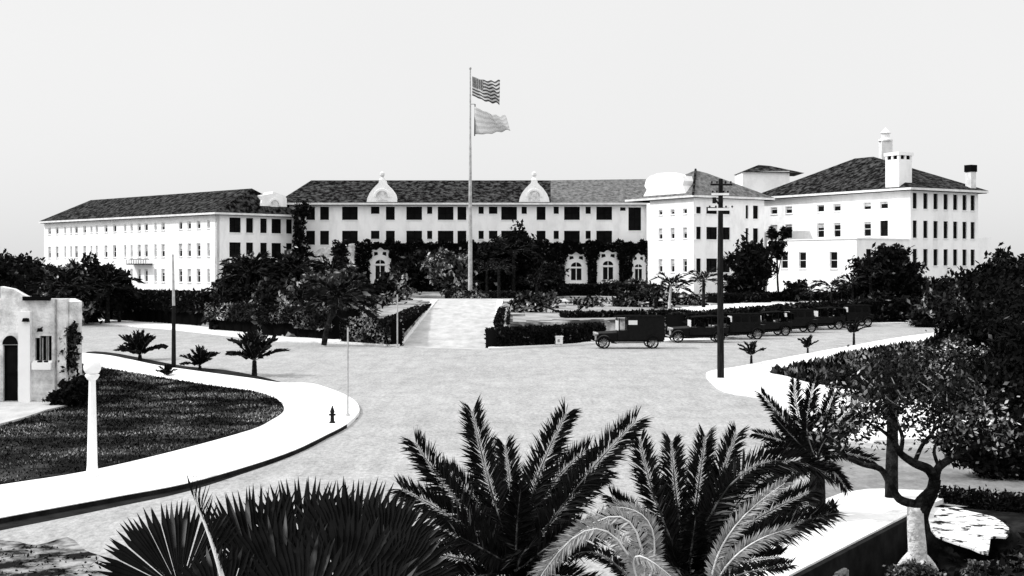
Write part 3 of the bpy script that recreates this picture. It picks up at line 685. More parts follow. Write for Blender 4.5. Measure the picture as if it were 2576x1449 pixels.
# ------------------------------------------------------------------ plants
def frond_mesh_pts(pts, normal, ll, n, w_=.02, fold=.35, ang=.9, seed=0, prof=None, start=.12):
    """leaflet quads (N,4,3) along a rachis polyline"""
    rng = np.random.default_rng(seed); pts = np.array(pts, float)
    seg = np.linalg.norm(np.diff(pts, axis=0), axis=1); cum = np.concatenate([[0], np.cumsum(seg)]); T = cum[-1]
    out = []
    nrm0 = np.array(normal, float); nrm0 /= np.linalg.norm(nrm0)
    for side in (-1, 1):
        u = start + (1 - start) * (np.arange(n) + .3 * rng.random(n)) / n; u = np.clip(u, 0, .999)
        p = np.stack([np.interp(u * T, cum, pts[:, k]) for k in range(3)], 1)
        p2 = np.stack([np.interp(np.clip(u + .03, 0, 1) * T, cum, pts[:, k]) for k in range(3)], 1)
        p1 = np.stack([np.interp(np.clip(u - .03, 0, 1) * T, cum, pts[:, k]) for k in range(3)], 1)
        t = p2 - p1; t /= np.linalg.norm(t, axis=1)[:, None]
        s = np.cross(t, nrm0); s /= np.linalg.norm(s, axis=1)[:, None] + 1e-9; nn = np.cross(s, t)
        L_ = ll * np.sin((.16 + u * .62) * math.pi) ** .8 * (.85 + .3 * rng.random(n))
        L_ = np.maximum(L_, ll * .25)
        a = ang * (1 - .42 * u) + .12 * rng.normal(size=n); f = fold + .12 * rng.normal(size=n)
        dr = t * np.cos(a)[:, None] + side * s * (np.sin(a) * np.cos(f))[:, None] + nn * (np.sin(a) * np.sin(f))[:, None]
        mid = p + dr * (L_ * .45)[:, None]; tip = p + dr * L_[:, None] - np.array([0, 0, 1]) * (L_ * .28 * rng.random(n) ** 2)[:, None]
        wv = t * (w_ / 2) + nn * (rng.normal(size=n) * w_ * .3)[:, None]
        out.append(np.stack([p, mid - wv, tip, mid + wv], 1))
    return np.vstack(out)
def bez(a, b, c, n=9):
    a, b, c = Vector(a), Vector(b), Vector(c); return [a * (1 - t) ** 2 + b * 2 * t * (1 - t) + c * t * t for t in np.linspace(0, 1, n)]
def frond(parent, pts, normal, ll, n, w_, mats=('frond', 'rachis'), rr=.02, seed=0, fold=.35, ang=.9, local=False, name='frond', start=.12):
    V = frond_mesh_pts(pts, normal, ll, n, w_, fold, ang, seed, start=start)
    b = MB(); k = len(pts); b.tube(pts, [rr * (1 - .8 * i / (k - 1)) for i in range(k)], 5, cap=False)
    ev = np.array(b.v); ef = np.array([[f[0], f[1], f[2]] for f in b.f] + [[f[0], f[2], f[3]] for f in b.f])
    return quads_obj(name, V, 4, mats, parent, (ev, ef), local=local)

def palm(label, base, hgt, flen, n, seed, name='palm', lean=(0, 0), cat='palm', ll=None, nl=14, tr=.12, group=None, mats=('frond', 'rachis'), up=1.15, w_=.06, lowest=-.2, droop=.28):
    """free standing palm with own fronds"""
    rng = random.Random(seed); base = Vector(base); root = empty(name, base, label, cat, group)
    top = base + Vector((lean[0], lean[1], hgt))
    if hgt > .05:
        b = MB(); pts = bez(base, base + Vector((lean[0] * .2, lean[1] * .2, hgt * .5)), top, 9); rr = []
        for i in range(9): rr.append(tr * (1.25 - .35 * i / 8) * (1 + .08 * (i % 2)))
        b.tube(pts, rr, 9); b.build('trunk', 'bark', root)
    ll = ll or flen * .32
    for i in range(n):
        az = i * 2.399 + rng.random() * .4; el = up - (up - lowest) * ((i + .5) / n) ** 1.0 + rng.uniform(-.12, .12)
        L_ = flen * rng.uniform(.8, 1.1); d = Vector((math.cos(az) * math.cos(el), math.sin(az) * math.cos(el), math.sin(el)))
        mid = top + d * L_ * .55; tip = top + Vector((d.x, d.y, 0)) * L_ * .98 + Vector((0, 0, d.z * L_ * (.75 if droop > .2 else .9) - L_ * droop))
        s = Vector((-math.sin(az), math.cos(az), 0)); nrm = s.cross(d) * -1
        frond(root, bez(top, mid, tip, 7), nrm, ll, nl, w_, mats, flen * .012, seed * 31 + i)
    return root

def tree(label, base, lobes, n, size, seed, name='tree', cat='tree', mats=('leaf_dark', 'leaf_core'), trunk=None, tr=.2, bark='bark', group=None, core=.70, branches=True, rag=.36):
    """base: world point; lobes: (px, py, rpx, rpy, Y) in photo units at depth Y"""
    base = Vector(base); root = empty(name, base, label, cat, group); L_ = []
    for (px, py, rx, ry, Y) in lobes:
        c = P(px, py, Y); k = Y / F; L_.append((c.x, c.y, c.z, rx * k, (rx * k + ry * k) * .5, ry * k))
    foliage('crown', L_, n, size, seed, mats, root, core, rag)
    if trunk is not False:
        b = MB(); big = max(L_, key=lambda l: l[3]); rg = random.Random(seed)
        c0 = Vector(big[:3]); h0 = base + (c0 - base) * .45 + Vector((rg.uniform(-.2, .2), 0, 0))
        b.tube(bez(base - Vector((0, 0, .1)), h0, base + (c0 - base) * .8, 7), [tr * (1.2 - .6 * i / 6) for i in range(7)], 8)
        if branches:
            for l in L_:
                c1 = Vector(l[:3]); st_ = base + (c0 - base) * .5
                b.tube(bez(st_, (st_ + c1) / 2 + Vector((0, 0, -.2)), c1, 6), [tr * (.5 - .07 * i) for i in range(6)], 6)
        b.build('trunk', bark, root)
    return root
def tz(px, Y): x = XY(px, Y); return Vector((x, Y, float(terrain(x, Y))))

def hedge(label, pts, w_, ztop, n, size, seed, zfun=None, mats=('leaf_dark', 'leaf_core'), name='hedge', cat='hedge', zt2=None):
    """clipped hedge along a polyline of world xy"""
    rng = np.random.default_rng(seed); P_ = [Vector(p[:2]) for p in pts]; b = MB(); V = []
    tot = sum((P_[i + 1] - P_[i]).length for i in range(len(P_) - 1))
    zf = zfun or (lambda x, y: float(terrain(x, y)) - .1)
    acc = 0; z_of = lambda a: ztop if zt2 is None else ztop + (zt2 - ztop) * a / tot
    for i in range(len(P_) - 1):
        a, c = P_[i], P_[i + 1]; L_ = (c - a).length; d = (c - a) / L_; nn = Vector((d.y, -d.x)); k = max(1, int(L_ / 1.5))
        for j in range(k):
            s0, s1 = L_ * j / k, L_ * (j + 1) / k; p0, p1 = a + d * s0, a + d * s1
            zb0, zb1 = zf(*p0), zf(*p1); zt0, zt1 = z_of(acc + s0), z_of(acc + s1); q_ = w_ / 2 * .86
            zb0 = min(zb0, zf(*(p0 + nn * q_)), zf(*(p0 - nn * q_))); zb1 = min(zb1, zf(*(p1 + nn * q_)), zf(*(p1 - nn * q_)))
            vs = []
            for p, zb, zt in ((p0, zb0, zt0), (p1, zb1, zt1)):
                for sg in (-1, 1):
                    vs += [(p.x + nn.x * q_ * sg, p.y + nn.y * q_ * sg, zb), (p.x + nn.x * q_ * sg, p.y + nn.y * q_ * sg, max(zt - .08, zb + .05))]
            b.add(vs, [(0, 1, 3, 2), (4, 6, 7, 5), (0, 4, 5, 1), (2, 3, 7, 6), (1, 5, 7, 3)])
        m_ = int(n * L_ / tot); s = L_ * rng.random(m_); zb = np.array([zf(*(a + d * t)) for t in s[::40]]).mean()
        zt = np.array([z_of(acc + t) for t in s]); hgt = np.maximum(zt - zb, .2)
        u = rng.random(m_); ff = rng.random(m_); off = np.where(u < .4, 1, np.where(u < .8, -1, 0))
        lat = np.where(off == 0, rng.uniform(-1, 1, m_), off) * w_ / 2 * (1 + .12 * np.sin(s * 2.1) * rng.random(m_)); zz = np.where(off == 0, zt, zb + hgt * ff) + rng.normal(size=m_) * .05
        V.append(np.stack([a.x + d.x * s + nn.x * lat, a.y + d.y * s + nn.y * lat, zz], 1)); acc += L_
    V = leaf_quads(np.vstack(V), size, rng)
    ev = np.array(b.v); ef = np.array([[f[0], f[1], f[2]] for f in b.f] + [[f[0], f[2], f[3]] for f in b.f])
    o = quads_obj(name, V, 4, mats, None, (ev, ef)); return tag(o, label, cat)

# hedges by the driveway
hedge('tall clipped dark hedge along the left kerb of the driveway', [(-8.6, 94.2), (-8.6, 133)], 1.0, 1.85, 5000, .16, 11)
hedge('clipped hedge facing the road between the leaning trunk and the driveway', [(XY(868, 97.5), 98.5), (-8.2, 94.2)], 1.2, 1.75, 2600, .16, 12, mats=('leaf_mix', 'leaf_core'))
hedge('low box hedge along the right kerb of the driveway', [(-.75, 92.6), (-.7, 122)], .9, 1.3, 3000, .14, 13, zt2=1.9)
hedge('black clipped hedge facing the road between the driveway and the parked van', [(-1.5, 91.6), (3.6, 95.3), (6.5, 100.5)], 1.3, 1.32, 3800, .15, 14)
hedge('rear clipped hedge on the lawn behind the parked van', [(4.0, 104), (14.5, 109.5)], 1.0, 2.0, 2600, .16, 15)
hedge('long dark hedge below the three arched windows', [(XY(1350, 165), 165), (XY(1500, 166), 166), (XY(1650, 160), 160)], 3.0, 3.35, 5200, .26, 16)
hedge('long hedge behind the row of parked cars', [(x_, float(edge(x_)) + 3.2) for x_ in (12.6, 17.5, 22.5, 28, 34, 40, 47)], 2.0, 2.0, 7500, .24, 17, zt2=2.35, zfun=lambda x, y: 0.0)
hedge('high dark shrub bank along the far pavement below the left hotel wing', [(XY(300, 140), 140), (XY(430, 133), 133), (XY(560, 124), 124)], 4, 3.0, 9000, .3, 18)
hedge('shrub bank under the palms between the shrub bank and the hedge corner', [(XY(570, 119), 118), (XY(700, 112), 111), (XY(860, 107), 106)], 3.5, 2.3, 8000, .26, 19, mats=('leaf_mix', 'leaf_core'))
hedge('low hedge edging the forecourt by the flagpole', [(XY(1120, 151), 151), (XY(1330, 151), 151)], 1.0, 2.75, 2500, .2, 20, mats=('leaf_mix', 'leaf_core'))
hedge('dark clipped bank between lawn and garden path at the foot of the tall white block', [(XY(1790, 138), 138), (XY(1925, 143), 143)], 1.6, 2.7, 2400, .22, 21)

# planting: (label, px of base, Y, lobes, n, size, mats)
def T(label, px, Y, lobes, n=3500, size=.28, mats=('leaf_dark', 'leaf_core'), seed=1, name='tree', cat='tree', **kw):
    return tree(label, tz(px, Y), [(l[0], l[1], l[2], l[3], Y + (l[4] if len(l) > 4 else 0)) for l in lobes], n, size, seed, name, cat, mats, **kw)
MX = ('leaf_mix', 'leaf_core'); PL = ('leaf_pale', 'leaf_core')
T('dark tree at the picture edge beyond the cottage roof', 20, 150, [(10, 700, 70, 55), (60, 690, 45, 40, 2)], 4500, .34, seed=21)
T('spreading dark tree between the cottage and the white hotel wall', 95, 146, [(85, 700, 42, 34), (110, 720, 36, 30)], 2600, .3, seed=22)
T('bushy tree right behind the cottage corner', 175, 128, [(165, 715, 50, 48), (190, 770, 48, 45)], 4200, .3, MX, 23)
T('dark tree with two humps before the long white wing', 245, 132, [(240, 700, 52, 42), (290, 720, 40, 40), (225, 760, 70, 50)], 5200, .3, seed=24)
T('small dark tree at the end of the shrub bank', 335, 136, [(330, 760, 40, 30)], 1500, .28, seed=25)
T('tall broken-topped tree at the corner of the left wing', 600, 124, [(600, 700, 42, 50), (640, 720, 40, 60), (585, 760, 45, 50)], 5200, .27, MX, 26, bark='bark_grey')
T('leafy tree below the shaded wing windows', 655, 127, [(665, 690, 34, 36), (700, 730, 40, 40)], 3000, .27, seed=27)
T('ragged tree in front of the downpipe', 720, 128, [(735, 690, 38, 50), (720, 760, 50, 40)], 4000, .27, MX, 28)
T('dark tree before the first loggia arch', 800, 126, [(795, 720, 44, 50), (830, 760, 44, 40)], 3600, .27, MX, 29)
T('tree with pale leaves before the second loggia arch', 850, 122, [(865, 720, 44, 46), (850, 790, 50, 36)], 3600, .26, PL, 30)
T('dark shrub beneath the single arched window left of the flagpole', 935, 138, [(930, 765, 50, 28), (960, 750, 36, 24)], 2600, .25, MX, 31, name='shrub', cat='shrub')
T('shrub by the top of the left driveway hedge', 1000, 142, [(1000, 742, 36, 22)], 1300, .22, PL, 32, name='shrub', cat='shrub')
T('dark tree left of the speckled tree', 1030, 160, [(1030, 690, 44, 46), (1075, 670, 36, 38)], 3600, .3, seed=33)
T('speckled pale-leaved tree left of the flagpole', 1140, 156, [(1140, 690, 50, 44), (1110, 665, 40, 30), (1165, 720, 34, 28)], 4800, .27, PL, 34, bark='bark_grey')
T('black round tree right of the flagpole', 1240, 158, [(1232, 672, 44, 62), (1265, 700, 46, 40)], 4500, .3, seed=35)
T('spiky-topped dark tree in the middle of the ivy front', 1300, 160, [(1300, 650, 42, 66), (1335, 690, 44, 40)], 4500, .3, seed=36)
T('dark shrub at the right end of the forecourt', 1370, 155, [(1375, 705, 44, 36)], 1800, .27, seed=37, name='shrub', cat='shrub')
T('pale shrub on the lawn beside the right driveway hedge', 1385, 120, [(1380, 762, 24, 26)], 900, .2, PL, 38, name='shrub', cat='shrub')
T('dark flowering shrubs massed behind the right driveway hedge', 1310, 112, [(1325, 775, 34, 26), (1300, 800, 28, 20)], 1800, .2, MX, 39, name='shrub', cat='shrub')
T('leafy shrub behind the van roof', 1600, 125, [(1590, 760, 50, 26), (1640, 752, 44, 30)], 2600, .22, MX, 40, name='shrub', cat='shrub')
T('mottled shrub at the corner of the pavilion', 1700, 132, [(1720, 765, 60, 26), (1680, 755, 36, 24)], 2600, .24, MX, 41, name='shrub', cat='shrub')
T('large round dark tree between pavilion and low white block', 1890, 146, [(1885, 680, 48, 56), (1905, 655, 36, 40), (1870, 720, 46, 34)], 5200, .3, seed=42)
T('tiny dark tree top showing above the flat roof edge', 1960, 150.5, [(1945, 590, 12, 16), (1975, 585, 13, 14), (1955, 625, 20, 22)], 900, .25, seed=43, tr=.12)
T('dark bush at the foot of the low white block', 2000, 146, [(2003, 732, 28, 22)], 1100, .24, seed=44, name='shrub', cat='shrub')
T('big dark tree hiding the corner of the low block', 2230, 142, [(2215, 690, 66, 52), (2270, 705, 50, 44), (2180, 735, 60, 30), (2250, 655, 40, 34)], 7500, .3, seed=45)
T('pale-leaved tree before the shaded east wall', 2300, 146, [(2318, 730, 28, 28)], 1100, .26, PL, 46)
T('dark bushes at the right end of the parked cars', 2250, 134, [(2230, 775, 70, 32), (2310, 790, 56, 30)], 4500, .26, seed=47, name='shrub', cat='shrub')
T('mottled tree at the far end of the right pavement', 2370, 124, [(2370, 775, 56, 48), (2330, 800, 40, 30)], 4200, .26, MX, 48)
T('tall dark tree against the sky beside the east block', 2470, 130, [(2470, 730, 70, 60), (2400, 745, 56, 44), (2540, 700, 56, 60)], 7500, .3, seed=49)
T('tallest dark tree against the sky at the picture edge', 2590, 112, [(2580, 720, 70, 80), (2520, 780, 80, 60), (2600, 800, 80, 70)], 7000, .27, seed=50)
def TN(label, px, py, lobes, n, size, mats=('leaf_dark', 'leaf_core'), seed=1, name='tree', cat='tree', **kw):
    b = G(px, py); return tree(label, b, [(l[0], l[1], l[2], l[3], b.y + (l[4] if len(l) > 4 else 0)) for l in lobes], n, size, seed, name, cat, mats, **kw)
TN('broad dark tree overhanging the end of the right pavement', 2470, 905, [(2450, 840, 90, 66), (2540, 830, 90, 90, 2), (2400, 880, 70, 34)], 9000, .19, seed=51)
TN('dark thicket on the lawn bank beside the right pavement', 2280, 925, [(2280, 905, 90, 26), (2380, 900, 90, 40), (2200, 920, 60, 20)], 12000, .10, MX, seed=52, name='shrub', cat='shrub')
TN('dark tree filling the right picture edge above the grey street', 2560, 1050, [(2540, 980, 110, 90), (2440, 990, 80, 70), (2590, 900, 90, 90)], 13000, .13, seed=53)
TN('mottled tree over the white pavement on the right island', 2230, 1000, [(2200, 950, 80, 44), (2290, 945, 70, 48), (2120, 955, 50, 24)], 5500, .10, MX, seed=54, tr=.12)
TN('low dark bush beside the near grey street', 2560, 1200, [(2520, 1160, 90, 40), (2590, 1120, 90, 80), (2440, 1110, 70, 50)], 9000, .09, seed=55, name='shrub', cat='shrub')
TN('dark shrub in front of the cottage corner', 200, 1032, [(190, 985, 46, 34), (150, 1002, 30, 16)], 2600, .1, seed=56, name='shrub', cat='shrub')
TN('mottled creeper clump at the far corner of the cottage', 180, 1021, [(178, 850, 20, 38), (172, 905, 22, 40)], 1800, .1, MX, seed=57, name='shrub', cat='shrub')

# tall palms of the middle distance
palm('dark palm rising before the shaded wing end', tz(615, 121), 3.6, 3.4, 18, 61, lean=(.5, 0), tr=.2, w_=.3, nl=12)
palm('palm crowning the tree group beside the loggia', tz(745, 124), 3.6, 3.2, 17, 62, lean=(-.3, 0), tr=.2, w_=.3, nl=12)
palm('slanting dark palm by the kerb left of the driveway hedge', G(815, 868, .1), 3.2, 3.2, 20, 63, lean=(.8, 1.5), tr=.16, w_=.26, nl=12)
palm('palm with spiky head in front of the ivy', tz(1292, 156), 5.4, 3.2, 18, 64, tr=.2, w_=.3, nl=12)
palm('small palm beside the flagpole foot', tz(1255, 150), 3.4, 2.2, 12, 65, tr=.16, w_=.16, nl=12)
palm('palm behind the tree at the cottage side', tz(270, 130), 3.8, 3.4, 17, 66, tr=.2, w_=.3, nl=12)
palm('palm arching in front of the left white wing', tz(165, 126), 3.8, 3.4, 17, 67, tr=.2, w_=.3, nl=12)
palm('slender open palm in silhouette on the low white block', tz(2092, 140), 1.8, 2.6, 9, 68, tr=.12, w_=.16, nl=12, up=1.0)
palm('leaning open palm left of the big corner tree', tz(2040, 142), 1.4, 2.0, 8, 69, tr=.1, w_=.16, nl=10)
palm('palm rising from the big corner tree', tz(2145, 139), 2.2, 2.6, 10, 70, tr=.12, w_=.16, nl=12)
palm('palm standing behind the van with a pale lit trunk', tz(1683, 112), 2.4, 2.2, 14, 71, lean=(.2, .2), tr=.1, w_=.13, nl=12)
palm('palm left of the dark utility pole', tz(1770, 126), 2.6, 2.4, 12, 72, tr=.14, w_=.15, nl=12)
for ch in bpy.data.objects['palm.010'].children:
    if ch.name.startswith('trunk'): ch.data.materials[0] = M['bark_pale']  # sunlight on this trunk painted in as pale bark

# small palms in the verges
def small_palm(px, py, hpx, label, seed, n=11, lean=(0, 0), th=.12, **kw):
    b = G(px, py, .0); k = b.y / F
    return palm(label, b, hpx * k * th, hpx * k * .72, n, seed, name='young_palm', tr=hpx * k * .045, w_=.17 * hpx * k * .5, nl=17, ll=hpx * k * .24, lean=lean, up=1.5, lowest=.35, droop=.16, **kw)
hedge('back hedge between the garden path and the foot of the low white block', [(XY(1800, 141), 141), (XY(1990, 149), 149), (XY(2140, 152), 152)], 1.6, 2.7, 2600, .24, 121)
hedge('tall mottled growth along the kerb behind the slanting palm', [(XY(690, 108), 108), (XY(780, 105), 105), (XY(870, 101), 101.5)], 3.0, 2.3, 6000, .28, 122, mats=('leaf_mix', 'leaf_core'))
T('mottled broad-leaved tree over the kerb left of the slanting palm', 705, 109, [(700, 800, 46, 48), (735, 770, 48, 50), (690, 745, 40, 40)], 3600, .34, MX, 123)
T('mottled broad-leaved tree right of the slanting palm', 880, 105, [(880, 800, 46, 44), (850, 760, 44, 46), (915, 775, 36, 30)], 3600, .32, MX, 124, bark='bark_pale')
T('black tree between the shrub bank and the kerb palms', 600, 117, [(600, 780, 46, 52), (640, 810, 46, 40), (570, 800, 40, 36)], 4200, .3, seed=125)
T('pale thin-leaved tree in the middle of the garden left of the driveway', 790, 115, [(800, 730, 40, 40), (770, 760, 34, 36)], 1700, .3, PL, 126, bark='bark_pale')
T('dark tree at the corner between garden and forecourt', 960, 128, [(950, 740, 44, 26), (985, 715, 34, 26)], 2000, .28, MX, 127)
BN = 'broad-leaved plants in front of the hotel'
for px, Y, h_, fl, n_, sd, lab in ((560, 121, 1.2, 2.6, 9, 301, 'ragged broad-leaved plant in front of the bright corner of the left wing'), (668, 108, 1.6, 2.6, 10, 302, 'ragged broad-leaved plant behind the tallest young palm'),
        (760, 106, 1.4, 2.4, 9, 303, 'ragged broad-leaved plant between the tallest young palm and the slanting palm'), (905, 106, 1.3, 2.2, 9, 304, 'broad-leaved plant above the hedge corner left of the driveway'),
        (300, 132, 2.6, 3.2, 9, 305, 'broad-leaved plant with two raised leaves against the long white wing'), (205, 130, 2.8, 3.2, 9, 306, 'broad-leaved plant against the far end of the white wing'),
        (1225, 154, 3.2, 3.0, 9, 307, 'broad-leaved plant immediately right of the flagpole'), (1350, 150, 1.6, 2.6, 8, 308, 'broad-leaved plant at the right of the forecourt'), (835, 118, 3.6, 3.0, 10, 309, 'tall broad-leaved plant before the pale arch of the loggia'),
        (1650, 122, 1.0, 2.4, 8, 310, 'arching broad-leaved plant behind the van and its palm'), (2190, 139, 3.0, 2.8, 9, 311, 'broad-leaved plant sprouting beside the big corner tree'), (500, 128, .8, 2.4, 8, 312, 'broad-leaved plant rising from the long shrub bank')):
    palm(lab, tz(px, Y), h_, fl, n_, sd, name='banana_plant', cat='plant', ll=.42, nl=9, tr=.14, group=BN, w_=.42, up=1.35, lowest=.1)
T('dark vine climbing the wall where the left wing meets the middle range', 758, 192.2, [(752, 560, 14, 44), (764, 530, 18, 20), (758, 620, 20, 44)], 1300, .3, seed=320, name='vine', cat='vine', core=.5, tr=.08)
T('narrow dark tree between the two pale loggia arches', 858, 188, [(856, 632, 20, 24), (862, 668, 18, 26)], 900, .3, seed=321, tr=.1)
T('pale shrub at the foot of the arched windows', 1560, 176, [(1540, 715, 34, 10), (1600, 712, 30, 10)], 700, .24, PL, 322, name='shrub', cat='shrub')
T('dark shrub on the bed between driveway hedge and pale garden lawn', 1440, 112, [(1430, 795, 40, 12), (1330, 755, 34, 16), (1480, 760, 40, 12)], 1500, .2, MX, 323, name='shrub', cat='shrub')
GP = 'young palms planted along the verges'
small_palm(352, 905, 100, 'broad bushy young palm beside the thin dark pole, nearest the cottage', 81, 18, group=GP)
small_palm(503, 930, 82, 'young palm in the verge just right of the thin pole', 82, 13, group=GP)
small_palm(640, 945, 125, 'tallest young palm with pale heart, nearest the rounded pavement corner', 83, 15, group=GP, th=.3)
small_palm(420, 950, 50, 'low young palm clump hanging over the left pavement', 84, 12, group=GP)
small_palm(1890, 920, 66, 'young palm by the right pavement nearest the utility pole', 85, 8, group=GP, th=.38)
small_palm(2032, 893, 52, 'middle young palm of the three along the right pavement', 86, 8, group=GP, th=.35)
small_palm(2148, 872, 62, 'drooping young palm farthest along the right pavement', 87, 8, group=GP, th=.55)
TN('pale flowering bush at the heart of the tallest young palm', 642, 868, [(640, 848, 17, 15)], 420, .12, PL, seed=88, name='shrub', cat='shrub', trunk=False)

# ------------------------------------------------------------------ foreground palms
def fan(parent, c, u, nrm, rad, spread, nb, seed, mats=('frond', 'rachis'), stalk=None, tipsplit=.75):
    """pleated fan leaf: blades from the hub c around direction u"""
    rng = np.random.default_rng(seed); c = np.array(c, float); u = np.array(u, float); u /= np.linalg.norm(u)
    n_ = np.array(nrm, float); n_ -= u * n_.dot(u); n_ /= np.linalg.norm(n_); s = np.cross(n_, u)
    V = []
    for i in range(nb):
        a = -spread / 2 + spread * (i + .5) / nb + rng.normal() * .012; da = spread / nb * .68
        L_ = rad * (.82 + .18 * math.cos(a * .8)) * rng.uniform(.975, 1.03)
        D = lambda ang, r_, h_: c + (u * math.cos(ang) + s * math.sin(ang)) * r_ + n_ * h_
        cup = .10 * rad * math.cos(a)
        V.append([D(a, .02 * rad, 0), D(a - da, L_ * tipsplit, cup * .4 + .02), D(a + rng.normal() * .01, L_, -cup * rng.uniform(.1, .5)), D(a + da, L_ * tipsplit, cup * .4 - .015)])
    V = np.array(V); b = MB()
    if stalk is not None: b.tube(bez(stalk, (Vector(stalk) + Vector(c)) / 2 + Vector((0, 0, .04)), Vector(c), 6), .014, 6)
    else: b.tube([Vector(c), Vector(c) + Vector(u) * rad * .2], [.012, .004], 5)
    ev = np.array(b.v); ef = np.array([[f[0], f[1], f[2]] for f in b.f if len(f) == 4] + [[f[0], f[2], f[3]] for f in b.f if len(f) == 4])
    return quads_obj('fan_leaf', V, 4, mats, parent, (ev, ef))

YA = 16.0
fp = empty('fan_palm', P(740, 1800, YA) * 1.0, 'big dark fan palm with comb-like leaf tips filling the near left foreground', 'palm')
hub = P(760, 1640, YA + .2); b_ = MB(); bs = Vector(fp.location); bs.z = 0; fp.location = bs
b_.tube([bs, (bs + hub) / 2, hub], [.22, .19, .16], 10); b_.build('trunk', 'bark', fp)
vw = (0, -1, .45)
for i, (px, py, ang, rpx, sp, nb, dY) in enumerate([
        (452, 1486, 121, 232, 2.6, 42, -.3), (650, 1480, 97, 262, 1.15, 22, .3), (770, 1460, 92, 262, 1.7, 30, .5), (890, 1470, 84, 270, 1.8, 32, .2),
        (960, 1440, 62, 200, 1.7, 28, -.1), (980, 1490, 40, 185, 2.0, 30, -.4), (710, 1530, 92, 240, 1.6, 26, -.5), (850, 1540, 75, 250, 2.4, 34, -.6),
        (560, 1560, 120, 190, 2.6, 30, -.7), (760, 1590, 90, 240, 2.6, 34, -.9), (940, 1590, 60, 190, 2.6, 32, -.8)]):
    Y_ = YA + dY; c_ = P(px, py, Y_); a_ = R(ang); k = Y_ / F
    u_ = Vector((math.cos(a_), .25, math.sin(a_))).normalized()
    fan(fp, c_, u_, (.05 * math.cos(i), -1, .35), rpx * k, sp, nb, 200 + i, stalk=hub)
wf = bez(P(566, 1480, YA - 1), P(535, 1350, YA - 1), P(480, 1238, YA - .9), 9)
frond(fp, wf, (.9, -.5, .2), .36, 34, .03, ('frond', 'rachis_white'), .034, 231, fold=1.1, ang=.85, name='fan_leaf')  # white midrib: sunlight on the stalk painted into its colour

def fg_palm(label, cpx, cpy, Y, fr, name='date_palm', trunk=True, ll=.26, nl=54, w_=.022, seed=0, rr=.02):
    root = empty(name, Vector((XY(cpx, Y), Y, 0)), label, 'palm'); c_ = P(cpx, cpy, Y)
    if trunk:
        b = MB(); b.tube([Vector(root.location), (Vector(root.location) + c_) / 2, c_], [.2, .18, .15], 10); b.build('trunk', 'bark', root)
    for i, f in enumerate(fr):
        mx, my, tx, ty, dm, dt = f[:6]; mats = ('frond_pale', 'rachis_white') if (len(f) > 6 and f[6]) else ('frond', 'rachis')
        m_ = P(mx, my, Y + dm); t_ = P(tx, ty, Y + dt)
        pts = bez(c_, m_ * 2 - (c_ + t_) / 2, t_, 11)
        nrm = f[7] if len(f) > 7 else (0, -1, .6)
        L_ = sum((pts[k + 1] - pts[k]).length for k in range(10))
        frond(root, pts, nrm, ll * (.75 + .25 * L_ / 1.8), int(nl * (.6 + .4 * L_ / 1.8)), w_, mats, rr, seed * 50 + i, fold=.25, ang=1.02)
    return root
fg_palm('near date palm in the middle foreground with upright plumed fronds', 1300, 1440, 18, [
    (1150, 1260, 1045, 1115, .2, .5), (1235, 1230, 1188, 1035, .5, .9), (1340, 1240, 1425, 1040, .6, 1.0), (1440, 1240, 1600, 1058, .2, .4), (1180, 1330, 1010, 1230, -.2, -.3),
    (1290, 1280, 1270, 1120, .9, 1.5), (1390, 1310, 1520, 1190, .6, .8), (1130, 1400, 960, 1380, -.4, -.6), (1430, 1370, 1580, 1290, -.2, -.3), (1220, 1290, 1120, 1180, .6, 1.0),
    (1360, 1260, 1480, 1130, 1, 1.6), (1230, 1390, 1110, 1330, -.8, -1.2), (1360, 1390, 1450, 1330, -.8, -1.2), (1300, 1340, 1310, 1230, -.3, -.6),
    (1200, 1450, 1080, 1470, -.8, -1.3), (1400, 1450, 1500, 1480, -.8, -1.3), (1310, 1400, 1330, 1380, -.9, -1.6)], seed=3, ll=.35, nl=190, w_=.034)
fg_palm('near date palm right of the middle with long drooping fronds', 1730, 1450, 18.5, [
    (1650, 1260, 1610, 1105, .4, .8), (1700, 1240, 1690, 1110, .6, 1.1), (1755, 1240, 1775, 1095, .6, 1.1), (1800, 1240, 1853, 1092, .3, .5), (1870, 1190, 2080, 1190, .2, .2),
    (1860, 1260, 1985, 1160, .5, .8), (1620, 1330, 1540, 1250, .2, .3), (1850, 1340, 2040, 1235, 0, 0, 0), (1870, 1370, 2090, 1290, -.3, -.4, 0), (1660, 1390, 1560, 1400, -.6, -.9),
    (1700, 1340, 1660, 1220, .9, 1.5), (1780, 1330, 1830, 1210, .9, 1.5), (1830, 1420, 1960, 1400, -.6, -1.0), (1740, 1380, 1750, 1300, -.7, -1.3), (1690, 1430, 1620, 1480, -1, -1.5), (1790, 1440, 1850, 1480, -1, -1.5)], seed=4, ll=.33, nl=180, w_=.034)
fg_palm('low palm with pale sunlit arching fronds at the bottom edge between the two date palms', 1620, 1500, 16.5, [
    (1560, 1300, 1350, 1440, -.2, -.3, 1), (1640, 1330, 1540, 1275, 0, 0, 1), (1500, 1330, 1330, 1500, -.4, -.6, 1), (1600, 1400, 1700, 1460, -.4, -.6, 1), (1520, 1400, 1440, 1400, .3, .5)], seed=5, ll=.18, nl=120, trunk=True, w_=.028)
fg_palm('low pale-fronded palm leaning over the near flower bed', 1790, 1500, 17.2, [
    (1830, 1350, 1975, 1215, 0, .2, 1), (1860, 1390, 1990, 1330, -.2, -.2, 1), (1850, 1450, 1990, 1420, -.4, -.5)], seed=6, ll=.19, nl=110, w_=.028)
